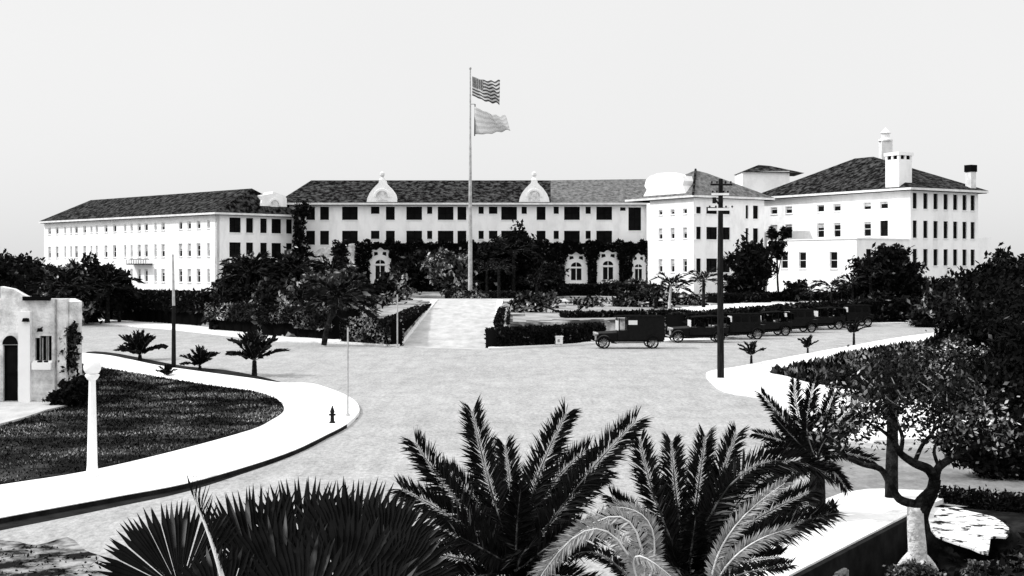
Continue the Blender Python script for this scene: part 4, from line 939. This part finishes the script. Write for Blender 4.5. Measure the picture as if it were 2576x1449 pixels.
# standing palm by the near pavement
bD = G(2066, 1312); YD = bD.y
pd = fg_palm('short palm with dark trunk standing at the tip of the near flower bed', 2056, 1160, YD, [
    (1990, 1080, 1915, 990, .1, .2), (2010, 1050, 2000, 960, .2, .4), (2070, 1070, 2100, 985, .2, .3), (2110, 1090, 2190, 1030, 0, 0), (2000, 1130, 1930, 1130, -.1, -.3),
    (2110, 1140, 2200, 1160, -.2, -.3), (2030, 1080, 2040, 1000, -.5, -.8), (1990, 1120, 1900, 1090, .3, .6), (2090, 1110, 2150, 1060, .5, .9), (2060, 1100, 2070, 1040, .7, 1.2),
    (2010, 1180, 1960, 1220, -.4, -.6), (2090, 1180, 2130, 1230, -.4, -.6), (2030, 1100, 2050, 950, 0, 0), (1995, 1100, 1950, 1050, -.2, -.3), (2080, 1100, 2160, 1005, -.2, -.4)], seed=7, ll=.30, nl=90, w_=.05)

# flower bed plants beside the path
V = scatter([G(*p)[:2] for p in [(2110, 1301), (2076, 1296), (2000, 1318), (1900, 1360), (1800, 1405), (1700, 1440), (1700, 1500), (1780, 1452), (1950, 1380)]], 2600, 3)
rng = np.random.default_rng(9); pts = np.column_stack([V, .05 + .28 * rng.random(len(V))])
tag(quads_obj('ground_cover', leaf_quads(pts, .09, rng), 4, ('leaf_mix',)), 'dark low ground cover edging the near white path', 'plants', kind='stuff')
# grass tufts on lawns
def grass(poly, n, size, z, seed, label, mm='grass'):
    V = scatter(poly, n, seed); rng = np.random.default_rng(seed); k = len(V)
    base = np.column_stack([V, np.full(k, z)]); az = rng.random(k) * 6.283; s = size * (.5 + rng.random(k)) * (.5 + V[:, 1] / 60)
    side = np.column_stack([np.cos(az), np.sin(az), 0 * az]) * (s * .5)[:, None]; up = np.column_stack([rng.normal(size=k) * .4, rng.normal(size=k) * .4, np.ones(k)]) * s[:, None]
    Q = np.stack([base - side, base + side, base + side * .3 + up], 1)
    return tag(quads_obj('grass', Q, 3, (mm,)), label, 'grass', kind='stuff')
grass(lawn_poly, 70000, .045, .15, 31, 'dark mottled grass inside the curved white pavement')
grass(rlawn, 14000, .14, .14, 32, 'dark rough grass on the right island')
nearp = [G(*p)[:2] for p in [(-200, 1390), (120, 1372), (250, 1400), (280, 1449), (300, 1520), (-200, 1560)]]
V = scatter(nearp, 500, 5); rng = np.random.default_rng(12); pts = np.column_stack([V, .005 + .05 * rng.random(len(V)) ** 2])
tag(quads_obj('ground_cover', leaf_quads(pts, .045, rng), 4, ('leaf_dark',)), 'dark weeds on the dirt at the bottom left of the street', 'plants', kind='stuff')
# ivy floor of sunk yard
V = scatter([(WB.x + .3, WB.y - 4), (WB.x + .2, WB.y), (WA.x + .2, WA.y - .8), (16, 28.3), (24, 27), (24, 16), (8, 14)], 9000, 6)
z = -1.5 * low(V[:, 0], V[:, 1]); rng = np.random.default_rng(13); pts = np.column_stack([V, z + .3 * rng.random(len(V))])
tag(quads_obj('ground_cover', leaf_quads(pts, .1, rng), 4, ('leaf_dark',)), 'black leafy ground cover in the sunken yard below the path', 'plants', kind='stuff')

# ------------------------------------------------------------------ near right tree with pale trunk
def limb(b, pts, r0, r1, n=8, mi=0):
    P_ = [Vector(p) for p in pts]; out = []
    for i in range(len(P_) - 1):
        a, c, d, e = P_[max(i - 1, 0)], P_[i], P_[i + 1], P_[min(i + 2, len(P_) - 1)]
        for k in range(4):
            t = k / 4; out.append(.5 * ((2 * c) + (-a + d) * t + (2 * a - 5 * c + 4 * d - e) * t * t + (-a + 3 * c - 3 * d + e) * t ** 3))
    out.append(P_[-1]); m_ = len(out)
    b.tube(out, [r0 + (r1 - r0) * i / (m_ - 1) for i in range(m_)], n, mi); return out
YT = 25.6; q = lambda px, py, dy=0: P(px, py, YT + dy)
bt = q(2305, 1432)
tr_ = empty('frangipani_tree', bt, 'gnarled spreading tree with pale lower trunk beside the near pavement', 'tree')
b_ = MB(); limb(b_, [bt, q(2308, 1390), q(2304, 1330), q(2302, 1275)], .2, .155, 10)
for a in range(6):
    t = a * 1.05; b_.tube(bez(q(2305, 1390), q(2305 + 30 * math.cos(t), 1412, -.1 * math.sin(t)), q(2305 + 55 * math.cos(t), 1436, -.35 * math.sin(t)), 5), [.13, .11, .09, .06, .02], 6)
b_.build('trunk', 'bark_pale', tr_, smooth=True)  # sunlit lower trunk painted in as pale bark
b_ = MB(); tips = []
LB = [([(2302, 1290), (2320, 1262), (2345, 1235), (2352, 1205)], .15, .12), ([(2325, 1400), (2322, 1340), (2325, 1290), (2345, 1240)], .06, .13, ),
      ([(2352, 1205), (2335, 1180), (2300, 1165), (2265, 1140), (2250, 1110)], .11, .05), ([(2352, 1205), (2362, 1175), (2400, 1150), (2440, 1130), (2470, 1100)], .1, .04),
      ([(2300, 1268), (2262, 1255), (2238, 1215), (2215, 1180), (2170, 1168), (2130, 1150), (2085, 1118)], .09, .03), ([(2265, 1140), (2270, 1100), (2255, 1050), (2270, 1000)], .05, .02),
      ([(2300, 1165), (2320, 1120), (2350, 1080), (2345, 1030), (2360, 990)], .05, .015), ([(2400, 1150), (2420, 1100), (2400, 1050), (2420, 1000)], .05, .015), ([(2250, 1110), (2215, 1080), (2180, 1060), (2150, 1020)], .04, .012),
      ([(2440, 1130), (2500, 1110), (2540, 1080)], .04, .015), ([(2350, 1080), (2385, 1060), (2400, 1020)], .03, .012), ([(2130, 1150), (2110, 1110), (2120, 1070)], .03, .01), ([(2255, 1050), (2225, 1010), (2210, 960)], .03, .01),
      ([(2362, 1175), (2350, 1130), (2380, 1090), (2440, 1060), (2460, 1020)], .04, .012)]
for i, (ps, r0, r1) in enumerate(LB):
    o = limb(b_, [q(x, y, .12 * math.sin(i * 2.1) * j) for j, (x, y) in enumerate(ps)], r0, r1, 8)
    tips += [v for v in o[len(o) // 2:]] if (r0 < .09 and i != 1) else []
rg = random.Random(7)
for t in tips[::2]:
    d = Vector((rg.uniform(-1, 1), rg.uniform(-1, 1), rg.uniform(.1, 1.2))).normalized() * rg.uniform(.25, .6)
    b_.tube(bez(t, t + d * .5 + Vector((rg.uniform(-.1, .1), 0, 0)), t + d, 4), [.018, .014, .01, .005], 5, 1); tips.append(t + d)
b_.build('branches', ['bark', 'bark_grey'], tr_, smooth=True)
rng = np.random.default_rng(77); tp = np.array([t[:] for t in tips]); idx = rng.integers(0, len(tp), 3400)
pts = tp[idx] + rng.normal(size=(3400, 3)) * np.array([.3, .3, .24]); quads_obj('leaves', leaf_quads(pts, .055, rng), 4, ('leaf_mix',), tr_)
# dark straight trunk behind
b0 = G(2243, 1262); k0 = b0.y
tk = empty('tree', b0, 'straight black-trunked tree standing on the near pavement edge behind the gnarled tree', 'tree')
b_ = MB(); limb(b_, [b0, P(2243, 1190, k0), P(2245, 1100, k0), P(2243, 1000, k0), P(2240, 930, k0)], .17, .11, 10); b_.build('trunk', 'bark', tk, smooth=True)
L_ = []
for (px, py, rx, ry, dy) in [(2235, 935, 70, 44, 0), (2300, 985, 60, 44, .4), (2350, 930, 80, 50, .8), (2190, 985, 40, 24, -.4), (2240, 1030, 26, 34, -.3)]:
    c_ = P(px, py, k0 + dy); k = (k0 + dy) / F; L_.append((c_.x, c_.y, c_.z, rx * k, rx * k, ry * k))
foliage('crown', L_, 4200, .055, 78, ('leaf_mix', 'leaf_core'), tk, core=.0, rag=.3)
# pale mound bushes at the bottom
for i, (px, py, rx, ry, lab) in enumerate([(2300, 1445, 62, 30, 'pale leafy bush at the foot of the pale trunk'), (2480, 1440, 50, 26, 'pale leafy bush at the bottom right beyond the trunk'), (2565, 1420, 18, 18, 'small pale bush at the bottom corner of the picture')]):
    Y_ = 24.6; c_ = P(px, py, Y_); k = Y_ / F
    root = empty('bush', Vector((c_.x, Y_, -1.4)), lab, 'bush')
    foliage('foliage', [(c_.x, Y_, c_.z, rx * k, rx * k, ry * k), (c_.x + .1, Y_, c_.z - ry * k, rx * k * 1.1, rx * k, ry * k)], 2600, .045, 90 + i, ('leaf_pale', 'leaf_core'), root, core=.8)
yp = [G(px_, py_, .0) for px_, py_ in [(2338, 1272), (2400, 1274), (2440, 1286), (2500, 1300), (2538, 1328), (2530, 1350), (2492, 1350), (2486, 1392), (2440, 1376), (2372, 1354), (2342, 1330)]]
M['sun_patch'] = mat('sun_patch', .01, .72, scale=2.6, lo=.42, hi=.47, detail=5)  # branch shadows and leaf debris painted as dark mottles
slab('sun_patch', smooth(yp, 2, True), -.045, .0, 'sun_patch')  # pale paving cut to the outline of a patch of sunlight
hedge('low black leafy strip in place of the kerb shadow between the grey street pavement and the sun patch', [G(2368, 1262)[:2], G(2450, 1272)[:2], G(2590, 1284)[:2]], .35, .3, 1500, .06, 140, zfun=lambda x, y: -.1)  # leaf strip added to stand for the kerb's shadow
# cellar window object in retaining wall
b_ = MB(); ang = math.atan2(wd.y, wd.x)
for ds, zz, w_, h_ in ((-.28, -.55, .16, .6), (.0, -.26, .5, .1), (.28, -.48, .14, .44)):
    s = (P(2158, 1425, 25.2) - WB).dot(wd) + ds; b_.box((WB.x + wd.x * s + wn.x * .16, WB.y + wd.y * s + wn.y * .16, zz), (w_, .08, h_), ang)
o = b_.build('vent_frame', 'bark_grey', retain, local=False)

# ------------------------------------------------------------------ cottage
YH = 53.0
house = empty('cottage', (XY(60, YH), YH, 0), 'small flat-roofed stucco cottage with arched doorway and pilaster', 'house')
hx = lambda px: XY(px, YH)
zt = ZZ(752, YH)
WN = []
OH = Vector((hx(-140), YH)); Lh = hx(166) - hx(-140)
sh = lambda px: hx(px) - hx(-140)
wx = [(sh(97), .28, ZZ(907, YH), ZZ(850, YH), 'dark'), (sh(110), .32, ZZ(907, YH), ZZ(845, YH), 'dark'), (sh(123), .22, ZZ(907, YH), ZZ(845, YH), 'dark'), (sh(26), .6, .1, ZZ(868, YH), 'dark'), (sh(-60), .9, ZZ(907, YH), ZZ(845, YH), 'dark')]
wall(OH, (1.0, 0.0), Lh, 0, zt, wx, house, m='house_stucco')
for ch in list(bpy.data.objects):
    if ch.parent and ch.parent.parent == house: ch.name = 'window'
b_ = MB(); c = hx(26)
b_.ext([(.31 * math.cos(t), ZZ(868, YH) + .02 + .36 * math.sin(t)) for t in np.linspace(0, math.pi, 13)], (c, YH - .03), (1, 0), (0, 1), .05); b_.build('door_head', 'soffit', house)
b_ = MB(); b_.box((hx(66), YH - .12, zt / 2 - .25), (hx(81) - hx(52), .24, zt - .5)); b_.build('pilaster', 'trim', house)
b_ = MB(); b_.box((hx(-6), YH - .12, 1.0), (hx(6) - hx(-8), .24, 2.3)); b_.build('pilaster', 'trim', house)
b_ = MB(); b_.box((hx(109), YH - .13, ZZ(920, YH)), (hx(134) - hx(86), .26, .28)); b_.build('window_sill', 'trim', house)
b_ = MB(); b_.box((hx(95), YH - .1, zt + .02), (hx(126) - hx(60), .3, .16)); b_.build('roof_edge', 'soffit', house)
# right flank set back, curved parapet
b_ = MB(); n_ = 8
pr = [(hx(166), 0), (hx(166), zt)] 
b_.prism([(hx(160), YH + .46), (hx(168), YH + .3), (hx(186), YH + 1.0), (XY(189, YH + 6), YH + 6), (XY(-100, YH + 6), YH + 6), (hx(-130), YH + .46)], 0, zt - .12); b_.build('wall', 'house_stucco', house)

b_ = MB(); b_.ext([(0, zt), (1.3, zt), (1.0, zt + .12), (.5, zt + .4), (0, zt + .5)], (hx(-140) + 1.0, YH + .02), (1, 0), (0, 1), .4)
b_.v = [(v[0] + (hx(0) - hx(-140)) - 1.0, v[1], v[2]) for v in b_.v]; b_.build('parapet', 'house_stucco', house)
b_ = MB(); b_.tube([(hx(141), YH - .05, 0), (hx(141), YH - .05, zt)], .04, 6); b_.build('downpipe', 'bark_grey', house)
for px, py, w_ in ((72, 804, .26), (107, 829, .18)):
    b_ = MB(); b_.box((hx(px), YH - .3, ZZ(py, YH)), (w_, .22, .14), 0, 0, .7); b_.tube([(hx(px), YH - .3, ZZ(py, YH) + .05), (hx(px), YH, ZZ(py, YH) + .1)], .02, 5); b_.build('lamp_bracket', 'soffit', house)

# ------------------------------------------------------------------ street furniture
def X(label, name, cat, loc, **k): return empty(name, loc, label, cat, **k)
b0 = G(232, 1198, .13); lp = X('tapered white lamp post with round globe at the edge of the left lawn', 'lamp_post', 'lamp post', b0)
b_ = MB(); b_.lathe(b0, [(.18, 0), (.18, .1), (.15, .14), (.135, .3), (.09, 2.4), (.09, 2.52)], 14); b_.build('post', 'white_paint', lp, smooth=True)
b_ = MB(); b_.lathe(b0 + Vector((0, 0, 2.5)), [(.085, 0), (.14, .05), (.19, .14), (.17, .17), (.1, .19)], 16); b_.build('collar', 'white_paint', lp, smooth=True)
b_ = MB(); b_.lathe(b0 + Vector((0, 0, 2.66)), [(.09, 0), (.17, .04), (.22, .13), (.225, .22), (.19, .32), (.12, .39), (.04, .42), (0, .42)], 18); b_.build('globe', 'globe', lp, smooth=True)

b0 = G(1813, 950, .12); up = X('tall dark wooden utility pole with crossarms at the pavement corner', 'utility_pole', 'pole', b0)
k = b0.y / F; zp = lambda py: H - (py - HY) * k
b_ = MB(); b_.tube([b0, (b0.x - .02, b0.y, zp(700)), (b0.x, b0.y, zp(450))], [.175, .15, .11], 12); b_.build('post', 'pole_wood', up)
for py, a, c, m_, tk_ in ((465, 1786, 1840, 'pole_wood', .09), (527, 1780, 1844, 'white_paint', .12), (489, 1789, 1832, 'white_paint', .1)):
    b_ = MB(); xa, xb = XY(a, b0.y), XY(c, b0.y); b_.box(((xa + xb) / 2, b0.y - .2, zp(py)), (xb - xa, .12, tk_)); o = b_.build('crossarm', m_, up)
    for t in (.06, .3, .7, .94):
        i_ = MB(); i_.lathe((xa + (xb - xa) * t, b0.y - .2, zp(py) + tk_ / 2), [(.02, 0), (.02, .04), (.045, .05), (.045, .09), (.03, .12), (0, .13)], 8); i_.build('insulator', 'soffit', o)
b_ = MB(); b_.tube([(XY(1795, b0.y), b0.y - .2, zp(500)), (b0.x, b0.y - .15, zp(520))], .05, 6); b_.tube([(XY(1795, b0.y), b0.y - .2, zp(497)), (XY(1795, b0.y), b0.y - .2, zp(512))], .09, 8); b_.build('brace', 'pole_wood', up)

b0 = G(437, 922, .05); k = b0.y / F; p2 = X('slender pole with pale upper half and dark foot by the left pavement', 'lamp_pole', 'pole', b0)
b_ = MB(); b_.tube([b0, b0 + Vector((0, 0, 3.4))], [.13, .1], 10); b_.build('foot', 'pole_wood', p2)
b_ = MB(); b_.tube([b0 + Vector((0, 0, 3.4)), b0 + Vector((-.05, 0, (922 - 640) * k))], [.085, .05], 8); b_.build('shaft', 'pole_grey', p2)
b0 = G(875, 1046, .13); p3 = X('thin grey pole on the rounded pavement corner', 'sign_pole', 'pole', b0)
b_ = MB(); b_.tube([b0, b0 + Vector((0, 0, 3.25))], .03, 8); b_.build('shaft', 'pole_grey', p3)
b_ = MB(); b_.lathe(b0, [(.08, 0), (.08, .05), (.035, .09)], 10); b_.build('base', 'pole_grey', p3)
b0 = G(1001, 874); p4 = X('thin pale pole at the corner of the left driveway hedge', 'sign_pole', 'pole', b0 + Vector((0, -.4, 0))); b0 = b0 + Vector((0, -.4, 0))
b_ = MB(); b_.tube([b0, b0 + Vector((0, 0, 3.7))], .05, 8); b_.build('shaft', 'pole_grey', p4)
b_ = MB(); b_.lathe(b0, [(.1, 0), (.1, .06), (.05, .1)], 10); b_.build('base', 'pole_grey', p4)

b0 = G(836, 1064, .13); hy = X('small dark fire hydrant on the rounded pavement corner', 'fire_hydrant', 'hydrant', b0)
b_ = MB(); b_.lathe(b0, [(.13, 0), (.13, .05), (.085, .07), (.075, .4), (.1, .42), (.1, .46), (.085, .5), (.05, .6), (.03, .62), (.03, .68), (0, .7)], 12); b_.build('barrel', 'shade_and_black', hy, smooth=True)
for dx in (-1, 1):
    b_ = MB(); b_.tube([b0 + Vector((dx * .06, 0, .33)), b0 + Vector((dx * .14, 0, .33))], .04, 8); b_.build('outlet', 'shade_and_black', hy)

hy.scale = (.82, .82, .88)
# white kerbside box by the van
b0 = G(1405, 866, .12); wbx = X('small white box stand at the kerb left of the van', 'box', 'box', b0)
b_ = MB(); b_.box(b0 + Vector((0, 0, .27)), (.5, .5, .5), .2); b_.box(b0 + Vector((0, 0, .56)), (.58, .58, .08), .2); b_.build('case', 'white_paint', wbx)
b_ = MB(); b_.box(b0 + Vector((0, -.262, .27)), (.16, .02, .2), .05); b_.build('door', 'bark_grey', wbx)

# flagpole and flags
YF = 152.0; fb = Vector((XY(1183, YF), YF, float(terrain(XY(1183, YF), YF))))
fpz = lambda py: ZZ(py, YF)
fo = X('very tall white flagpole in the forecourt of the hotel', 'flagpole', 'flagpole', fb)
b_ = MB(); b_.lathe(fb, [(.6, 0), (.6, .25), (.35, .35), (.26, .9), (.22, fpz(560) - fb.z), (.14, fpz(370) - fb.z), (.12, fpz(362) - fb.z), (.07, fpz(176) - fb.z)], 12); b_.build('pole', 'pole_grey', fo, smooth=True)
b_ = MB(); b_.lathe((fb.x, fb.y, fpz(176)), [(0, 0), (.13, .08), (.15, .2), (.1, .3), (0, .34)], 10); b_.build('ball', 'pole_grey', fo)
def flag_mat(name, stripes, canton, base):
    m = bpy.data.materials.new(name); m.use_nodes = True; t = m.node_tree; b = t.nodes['Principled BSDF']; b.inputs['Roughness'].default_value = .9
    uv = t.nodes.new('ShaderNodeUVMap'); sp = t.nodes.new('ShaderNodeSeparateXYZ'); t.links.new(uv.outputs[0], sp.inputs[0])
    def mth(op, a, v=None, c=None):
        n = t.nodes.new('ShaderNodeMath'); n.operation = op
        for i, s in enumerate((a, v, c)):
            if s is None: continue
            if isinstance(s, (int, float)): n.inputs[i].default_value = s
            else: t.links.new(s, n.inputs[i])
        return n.outputs[0]
    st_ = mth('LESS_THAN', mth('MODULO', mth('MULTIPLY', sp.outputs[1], stripes / 2), 1.0), .5)
    col = mth('ADD', mth('MULTIPLY', st_, base[0] - base[1]), base[1])
    if canton:
        inc = mth('MULTIPLY', mth('LESS_THAN', sp.outputs[0], .4), mth('GREATER_THAN', sp.outputs[1], 6 / 13))
        fx = mth('SUBTRACT', mth('FRACT', mth('MULTIPLY', sp.outputs[0], 15)), .5); fy = mth('SUBTRACT', mth('FRACT', mth('MULTIPLY', sp.outputs[1], 15)), .5)
        star = mth('LESS_THAN', mth('ADD', mth('MULTIPLY', fx, fx), mth('MULTIPLY', fy, fy)), .06)
        cc = mth('ADD', mth('MULTIPLY', star, .45), .1)
        col = mth('ADD', mth('MULTIPLY', col, mth('SUBTRACT', 1.0, inc)), mth('MULTIPLY', cc, inc))
    cb = t.nodes.new('ShaderNodeCombineColor'); 
    for i in range(3): t.links.new(col, cb.inputs[i])
    t.links.new(cb.outputs[0], b.inputs['Base Color']); return m
def flag(label, name, corners, mt, amp, seed, dY=.0):
    """corners px: hoist top, hoist bottom, fly bottom, fly top"""
    nx, ny = 26, 14; vs = []; uvs = []; ht, hb, fbm, ftp = [P(x, y, YF + dY) for x, y in corners]
    for j in range(ny + 1):
        for i in range(nx + 1):
            u, v = i / nx, j / ny; a = hb.lerp(ht, v); c_ = fbm.lerp(ftp, v); p = a.lerp(c_, u)
            wv_ = math.sin(u * 9 + v * 2.5 + seed) * amp * (.2 + u)
            vs.append((p.x, p.y + wv_ * 2.2, p.z + wv_ * .35 - .25 * math.sin(u * math.pi) * (.6 + .4 * v) + .12 * math.sin(u * 23 + v * 5) * u)); uvs.append((u, v))
    me = bpy.data.meshes.new(name); fs = [(j * (nx + 1) + i, j * (nx + 1) + i + 1, (j + 1) * (nx + 1) + i + 1, (j + 1) * (nx + 1) + i) for j in range(ny) for i in range(nx)]
    me.from_pydata(vs, [], fs); ul = me.uv_layers.new(name='UVMap')
    for l in me.loops: ul.data[l.index].uv = uvs[l.vertex_index]
    me.materials.append(mt); o = bpy.data.objects.new(name, me); COL.objects.link(o); md = o.modifiers.new('thick', 'SOLIDIFY'); md.thickness = .02
    for pl in me.polygons: pl.use_smooth = True
    return tag(o, label, 'flag')
flag('striped flag with starred canton flying from the top of the flagpole', 'flag', [(1188, 192), (1188, 240), (1256, 262), (1258, 202)], flag_mat('flag_stripes', 13, True, (.06, .62)), .28, .4)
flag('plain pale flag flying below the striped flag', 'flag', [(1194, 268), (1194, 338), (1284, 326), (1272, 292)], flag_mat('flag_plain', 9, False, (.50, .62)), .25, 2.0, -.1)
b_ = MB(); b_.tube([P(1195, 262, YF - .1), P(1194, 342, YF - .1)], .06, 6); b_.tube([P(1184, 262, YF), P(1195, 262, YF - .1)], .03, 6); b_.build('halyard', 'pole_wood', fo)

# ------------------------------------------------------------------ vintage cars (local: +X forward)
def wheel(parent, x, y, r_, w_=.16):
    b = MB(); seg = 20; prof = [(r_ * .78, -w_ / 2), (r_ * .95, -w_ / 2), (r_, -w_ / 4), (r_, w_ / 4), (r_ * .95, w_ / 2), (r_ * .78, w_ / 2), (r_ * .78, -w_ / 2)]
    vs = [(x + p[0] * math.cos(2 * math.pi * k / seg), y + p[1], r_ + p[0] * math.sin(2 * math.pi * k / seg)) for p in prof for k in range(seg)]
    b.add(vs, [(i * seg + k, i * seg + (k + 1) % seg, (i + 1) * seg + (k + 1) % seg, (i + 1) * seg + k) for i in range(len(prof) - 1) for k in range(seg)])
    wv_ = b.build('wheel', 'tyre', parent, local=True)
    b = MB()
    for k in range(12):
        a = math.pi * 2 * k / 12; b.tube([(x, y, r_), (x + r_ * .8 * math.cos(a), y, r_ + r_ * .8 * math.sin(a))], .022, 5)
    b.tube([(x, y - w_ * .55, r_), (x, y + w_ * .55, r_)], .07, 10); b.build('spokes', 'bark_grey', wv_, local=True)
def fender(parent, x, y, r_, w_=.3, a0=15, a1=175, back=0):
    b = MB(); pts = []
    for k in range(11):
        a = R(a0 + (a1 - a0) * k / 10); pts.append((x + r_ * 1.22 * math.cos(a), r_ + r_ * 1.22 * math.sin(a)))
    if back: pts.append((pts[-1][0] - back, .42))
    vs = []
    for (px, pz) in pts: vs += [(px, y - w_ / 2, pz - .03), (px, y, pz + .03), (px, y + w_ / 2, pz - .03), (px, y + w_ / 2, pz - .07), (px, y - w_ / 2, pz - .07)]
    n = len(pts); b.add(vs, [(i * 5 + k, i * 5 + (k + 1) % 5, (i + 1) * 5 + (k + 1) % 5, (i + 1) * 5 + k) for i in range(n - 1) for k in range(5)]); b.build('mudguard', 'black_paint', parent, local=True)
def vintage(name, label, cat, loc, rz, kind='van', L_=4.9, group=None):
    r = empty(name, loc, label, cat, group, rz); R_ = .42; wb = L_ * .32; fx, rx = L_ * .36, -L_ * .30
    b = MB(); b.box((0, 0, .52), (L_ * .92, .8, .14)); b.build('chassis', 'black_paint', r, local=True)
    hoodx = L_ * .30
    b = MB(); pr = [(L_ * .17, -.0), (L_ * .44, .0)]
    b.add([(L_ * .16, -.42, .6), (L_ * .45, -.33, .6), (L_ * .45, .33, .6), (L_ * .16, .42, .6), (L_ * .16, -.42, 1.08), (L_ * .45, -.3, 1.02), (L_ * .45, .3, 1.02), (L_ * .16, .42, 1.08), (L_ * .16, 0, 1.24), (L_ * .45, 0, 1.14)],
          [(0, 4, 5, 1), (3, 2, 6, 7), (4, 8, 9, 5), (8, 7, 6, 9), (1, 5, 9, 6, 2), (0, 3, 7, 8, 4), (0, 1, 2, 3)]); b.build('bonnet', 'black_paint', r, local=True)
    b = MB(); b.box((L_ * .455, 0, .84), (.06, .6, .56)); b.build('radiator', 'steel', r, local=True)
    top = 2.15 if kind == 'van' else 1.95; tz_ = top
    if kind == 'van':
        b = MB(); b.add([(L_ * .02, -.78, .58), (-L_ * .46, -.80, .58), (-L_ * .46, -.80, top), (L_ * .02, -.78, top), (L_ * .02, .78, .58), (-L_ * .46, .80, .58), (-L_ * .46, .80, top), (L_ * .02, .78, top)],
              [(0, 3, 2, 1), (4, 5, 6, 7), (1, 2, 6, 5), (0, 4, 7, 3), (3, 7, 6, 2), (0, 1, 5, 4)]); b.build('body', 'black_paint', r, local=True)
        b = MB(); b.box((L_ * .09, 0, .92), (L_ * .14, 1.46, .68)); b.build('cab', 'black_paint', r, local=True)
        for s in (-1, 1):
            b = MB(); b.box((L_ * .15, s * .7, 1.65), (.06, .06, .9)); b.box((L_ * .03, s * .74, 1.65), (.06, .06, .9)); b.build('pillar', 'black_paint', r, local=True)
            b = MB(); b.box((-L_ * .03, s * .795, 1.8), (L_ * .12, .03, .3)); b.build('side_window', 'car_glass', r, local=True)
        b = MB(); b.box((-L_ * .14, 0, top + .04), (L_ * .66, 1.7, .08)); b.box((-L_ * .14, 0, top + .1), (L_ * .6, 1.4, .05)); b.build('roof', 'canvas', r, local=True)
        b = MB(); b.box((L_ * .165, 0, 1.58), (.04, 1.36, .66)); b.build('windscreen', 'car_glass', r, local=True)
    else:
        b = MB(); b.add([(L_ * .16, -.62, .58), (-L_ * .42, -.68, .58), (-L_ * .46, -.62, 1.12), (L_ * .16, -.6, 1.14), (L_ * .16, .62, .58), (-L_ * .42, .68, .58), (-L_ * .46, .62, 1.12), (L_ * .16, .6, 1.14)],
              [(0, 3, 2, 1), (4, 5, 6, 7), (1, 2, 6, 5), (0, 4, 7, 3), (3, 7, 6, 2), (0, 1, 5, 4)]); b.build('body', 'black_paint', r, local=True)
        if kind == 'saloon':
            b = MB(); b.box((-L_ * .13, 0, 1.54), (L_ * .5, 1.2, .8), 0, 0, .94); b.build('cabin', 'black_paint', r, local=True)
            for s in (-1, 1):
                for t in (-.26, -.10, .04):
                    b = MB(); b.box((L_ * t, s * .595, 1.58), (L_ * .11, .04, .42)); b.build('side_window', 'glass', r, local=True)
            b = MB(); b.box((L_ * .13, 0, 1.58), (.05, 1.0, .46)); b.build('windscreen', 'car_glass', r, local=True)
            b = MB(); b.box((-L_ * .13, 0, 1.97), (L_ * .55, 1.26, .08)); b.build('roof', 'canvas', r, local=True)
        else:
            for s in (-1, 1):
                for t in (.1, -.18, -.42):
                    b = MB(); b.tube([(L_ * t, s * .6, 1.1), (L_ * t, s * .62, 1.9)], .03, 6); b.build('hood_stay', 'black_paint', r, local=True)
            b = MB(); b.add([(L_ * .14, -.68, 1.86), (-L_ * .2, -.7, 1.95), (-L_ * .47, -.66, 1.8), (-L_ * .48, -.62, 1.3), (L_ * .14, .68, 1.86), (-L_ * .2, .7, 1.95), (-L_ * .47, .66, 1.8), (-L_ * .48, .62, 1.3), (-L_ * .2, 0, 2.02), (L_ * .14, 0, 1.93), (-L_ * .47, 0, 1.88)],
                  [(0, 1, 8, 9), (9, 8, 5, 4), (1, 2, 10, 8), (8, 10, 6, 5), (2, 3, 7, 6, 10)])
            o = b.build('folding_hood', 'canvas', r, local=True); md = o.modifiers.new('t', 'SOLIDIFY'); md.thickness = .04
            b = MB(); b.box((L_ * .15, 0, 1.42), (.03, 1.15, .5)); b.build('windscreen', 'car_glass', r, local=True)
            for t in (-.02, -.3):
                b = MB(); b.box((L_ * t, 0, 1.1), (.5, 1.1, .14)); b.box((L_ * t - .25, 0, 1.28), (.12, 1.1, .4)); b.build('seat', 'canvas', r, local=True)
    for x in (fx, rx):
        for s in (-1, 1):
            wheel(r, x, s * .72, R_); fender(r, x, s * .74, R_, back=.0 if x < 0 else .35)
    for s in (-1, 1):
        b = MB(); b.box(((fx + rx) / 2, s * .8, .42), (L_ * .44, .26, .05)); b.build('running_board', 'steel' if s < 0 else 'black_paint', r, local=True)
        b = MB(); b.tube([(L_ * .43, s * .38, 1.0), (L_ * .48, s * .38, 1.0)], [.09, .14], 12); b.build('headlight', 'steel', r, local=True)
    b = MB(); b.box((L_ * .5, 0, .5), (.06, 1.4, .08)); b.build('bumper', 'steel', r, local=True)
    return r
GC = 'vintage cars parked along the far kerb'
c0 = G(1580, 874); vintage('delivery_van', 'black box-bodied vintage van parked nearest at the kerb', 'van', (c0.x, 91.6, 0), math.pi + R(3), 'van', 5.1, GC)
for px, Y, kind, L_, rz, lab in ((1752, 100, 'touring', 4.7, 4, 'open touring car with pale bonnet highlight behind the black van'),
                                 (1850, 104, 'saloon', 4.6, 8, 'closed dark car directly behind the dark utility pole'),
                                 (1925, 108.5, 'touring', 4.6, 14, 'hooded car third behind the van, beyond the utility pole'),
                                 (1992, 114, 'saloon', 4.5, 16, 'closed dark car before the low white block'),
                                 (2062, 120, 'touring', 4.4, 14, 'dark hooded car second from the far end of the parked row'),
                                 (2135, 127, 'saloon', 4.4, 8, 'farthest closed car of the parked row, near the dark bushes')):
    vintage('parked_car', lab, 'car', (XY(px, Y), float(edge(XY(px, Y))) - 1.0, 0), math.pi + R(rz), kind, L_, GC)
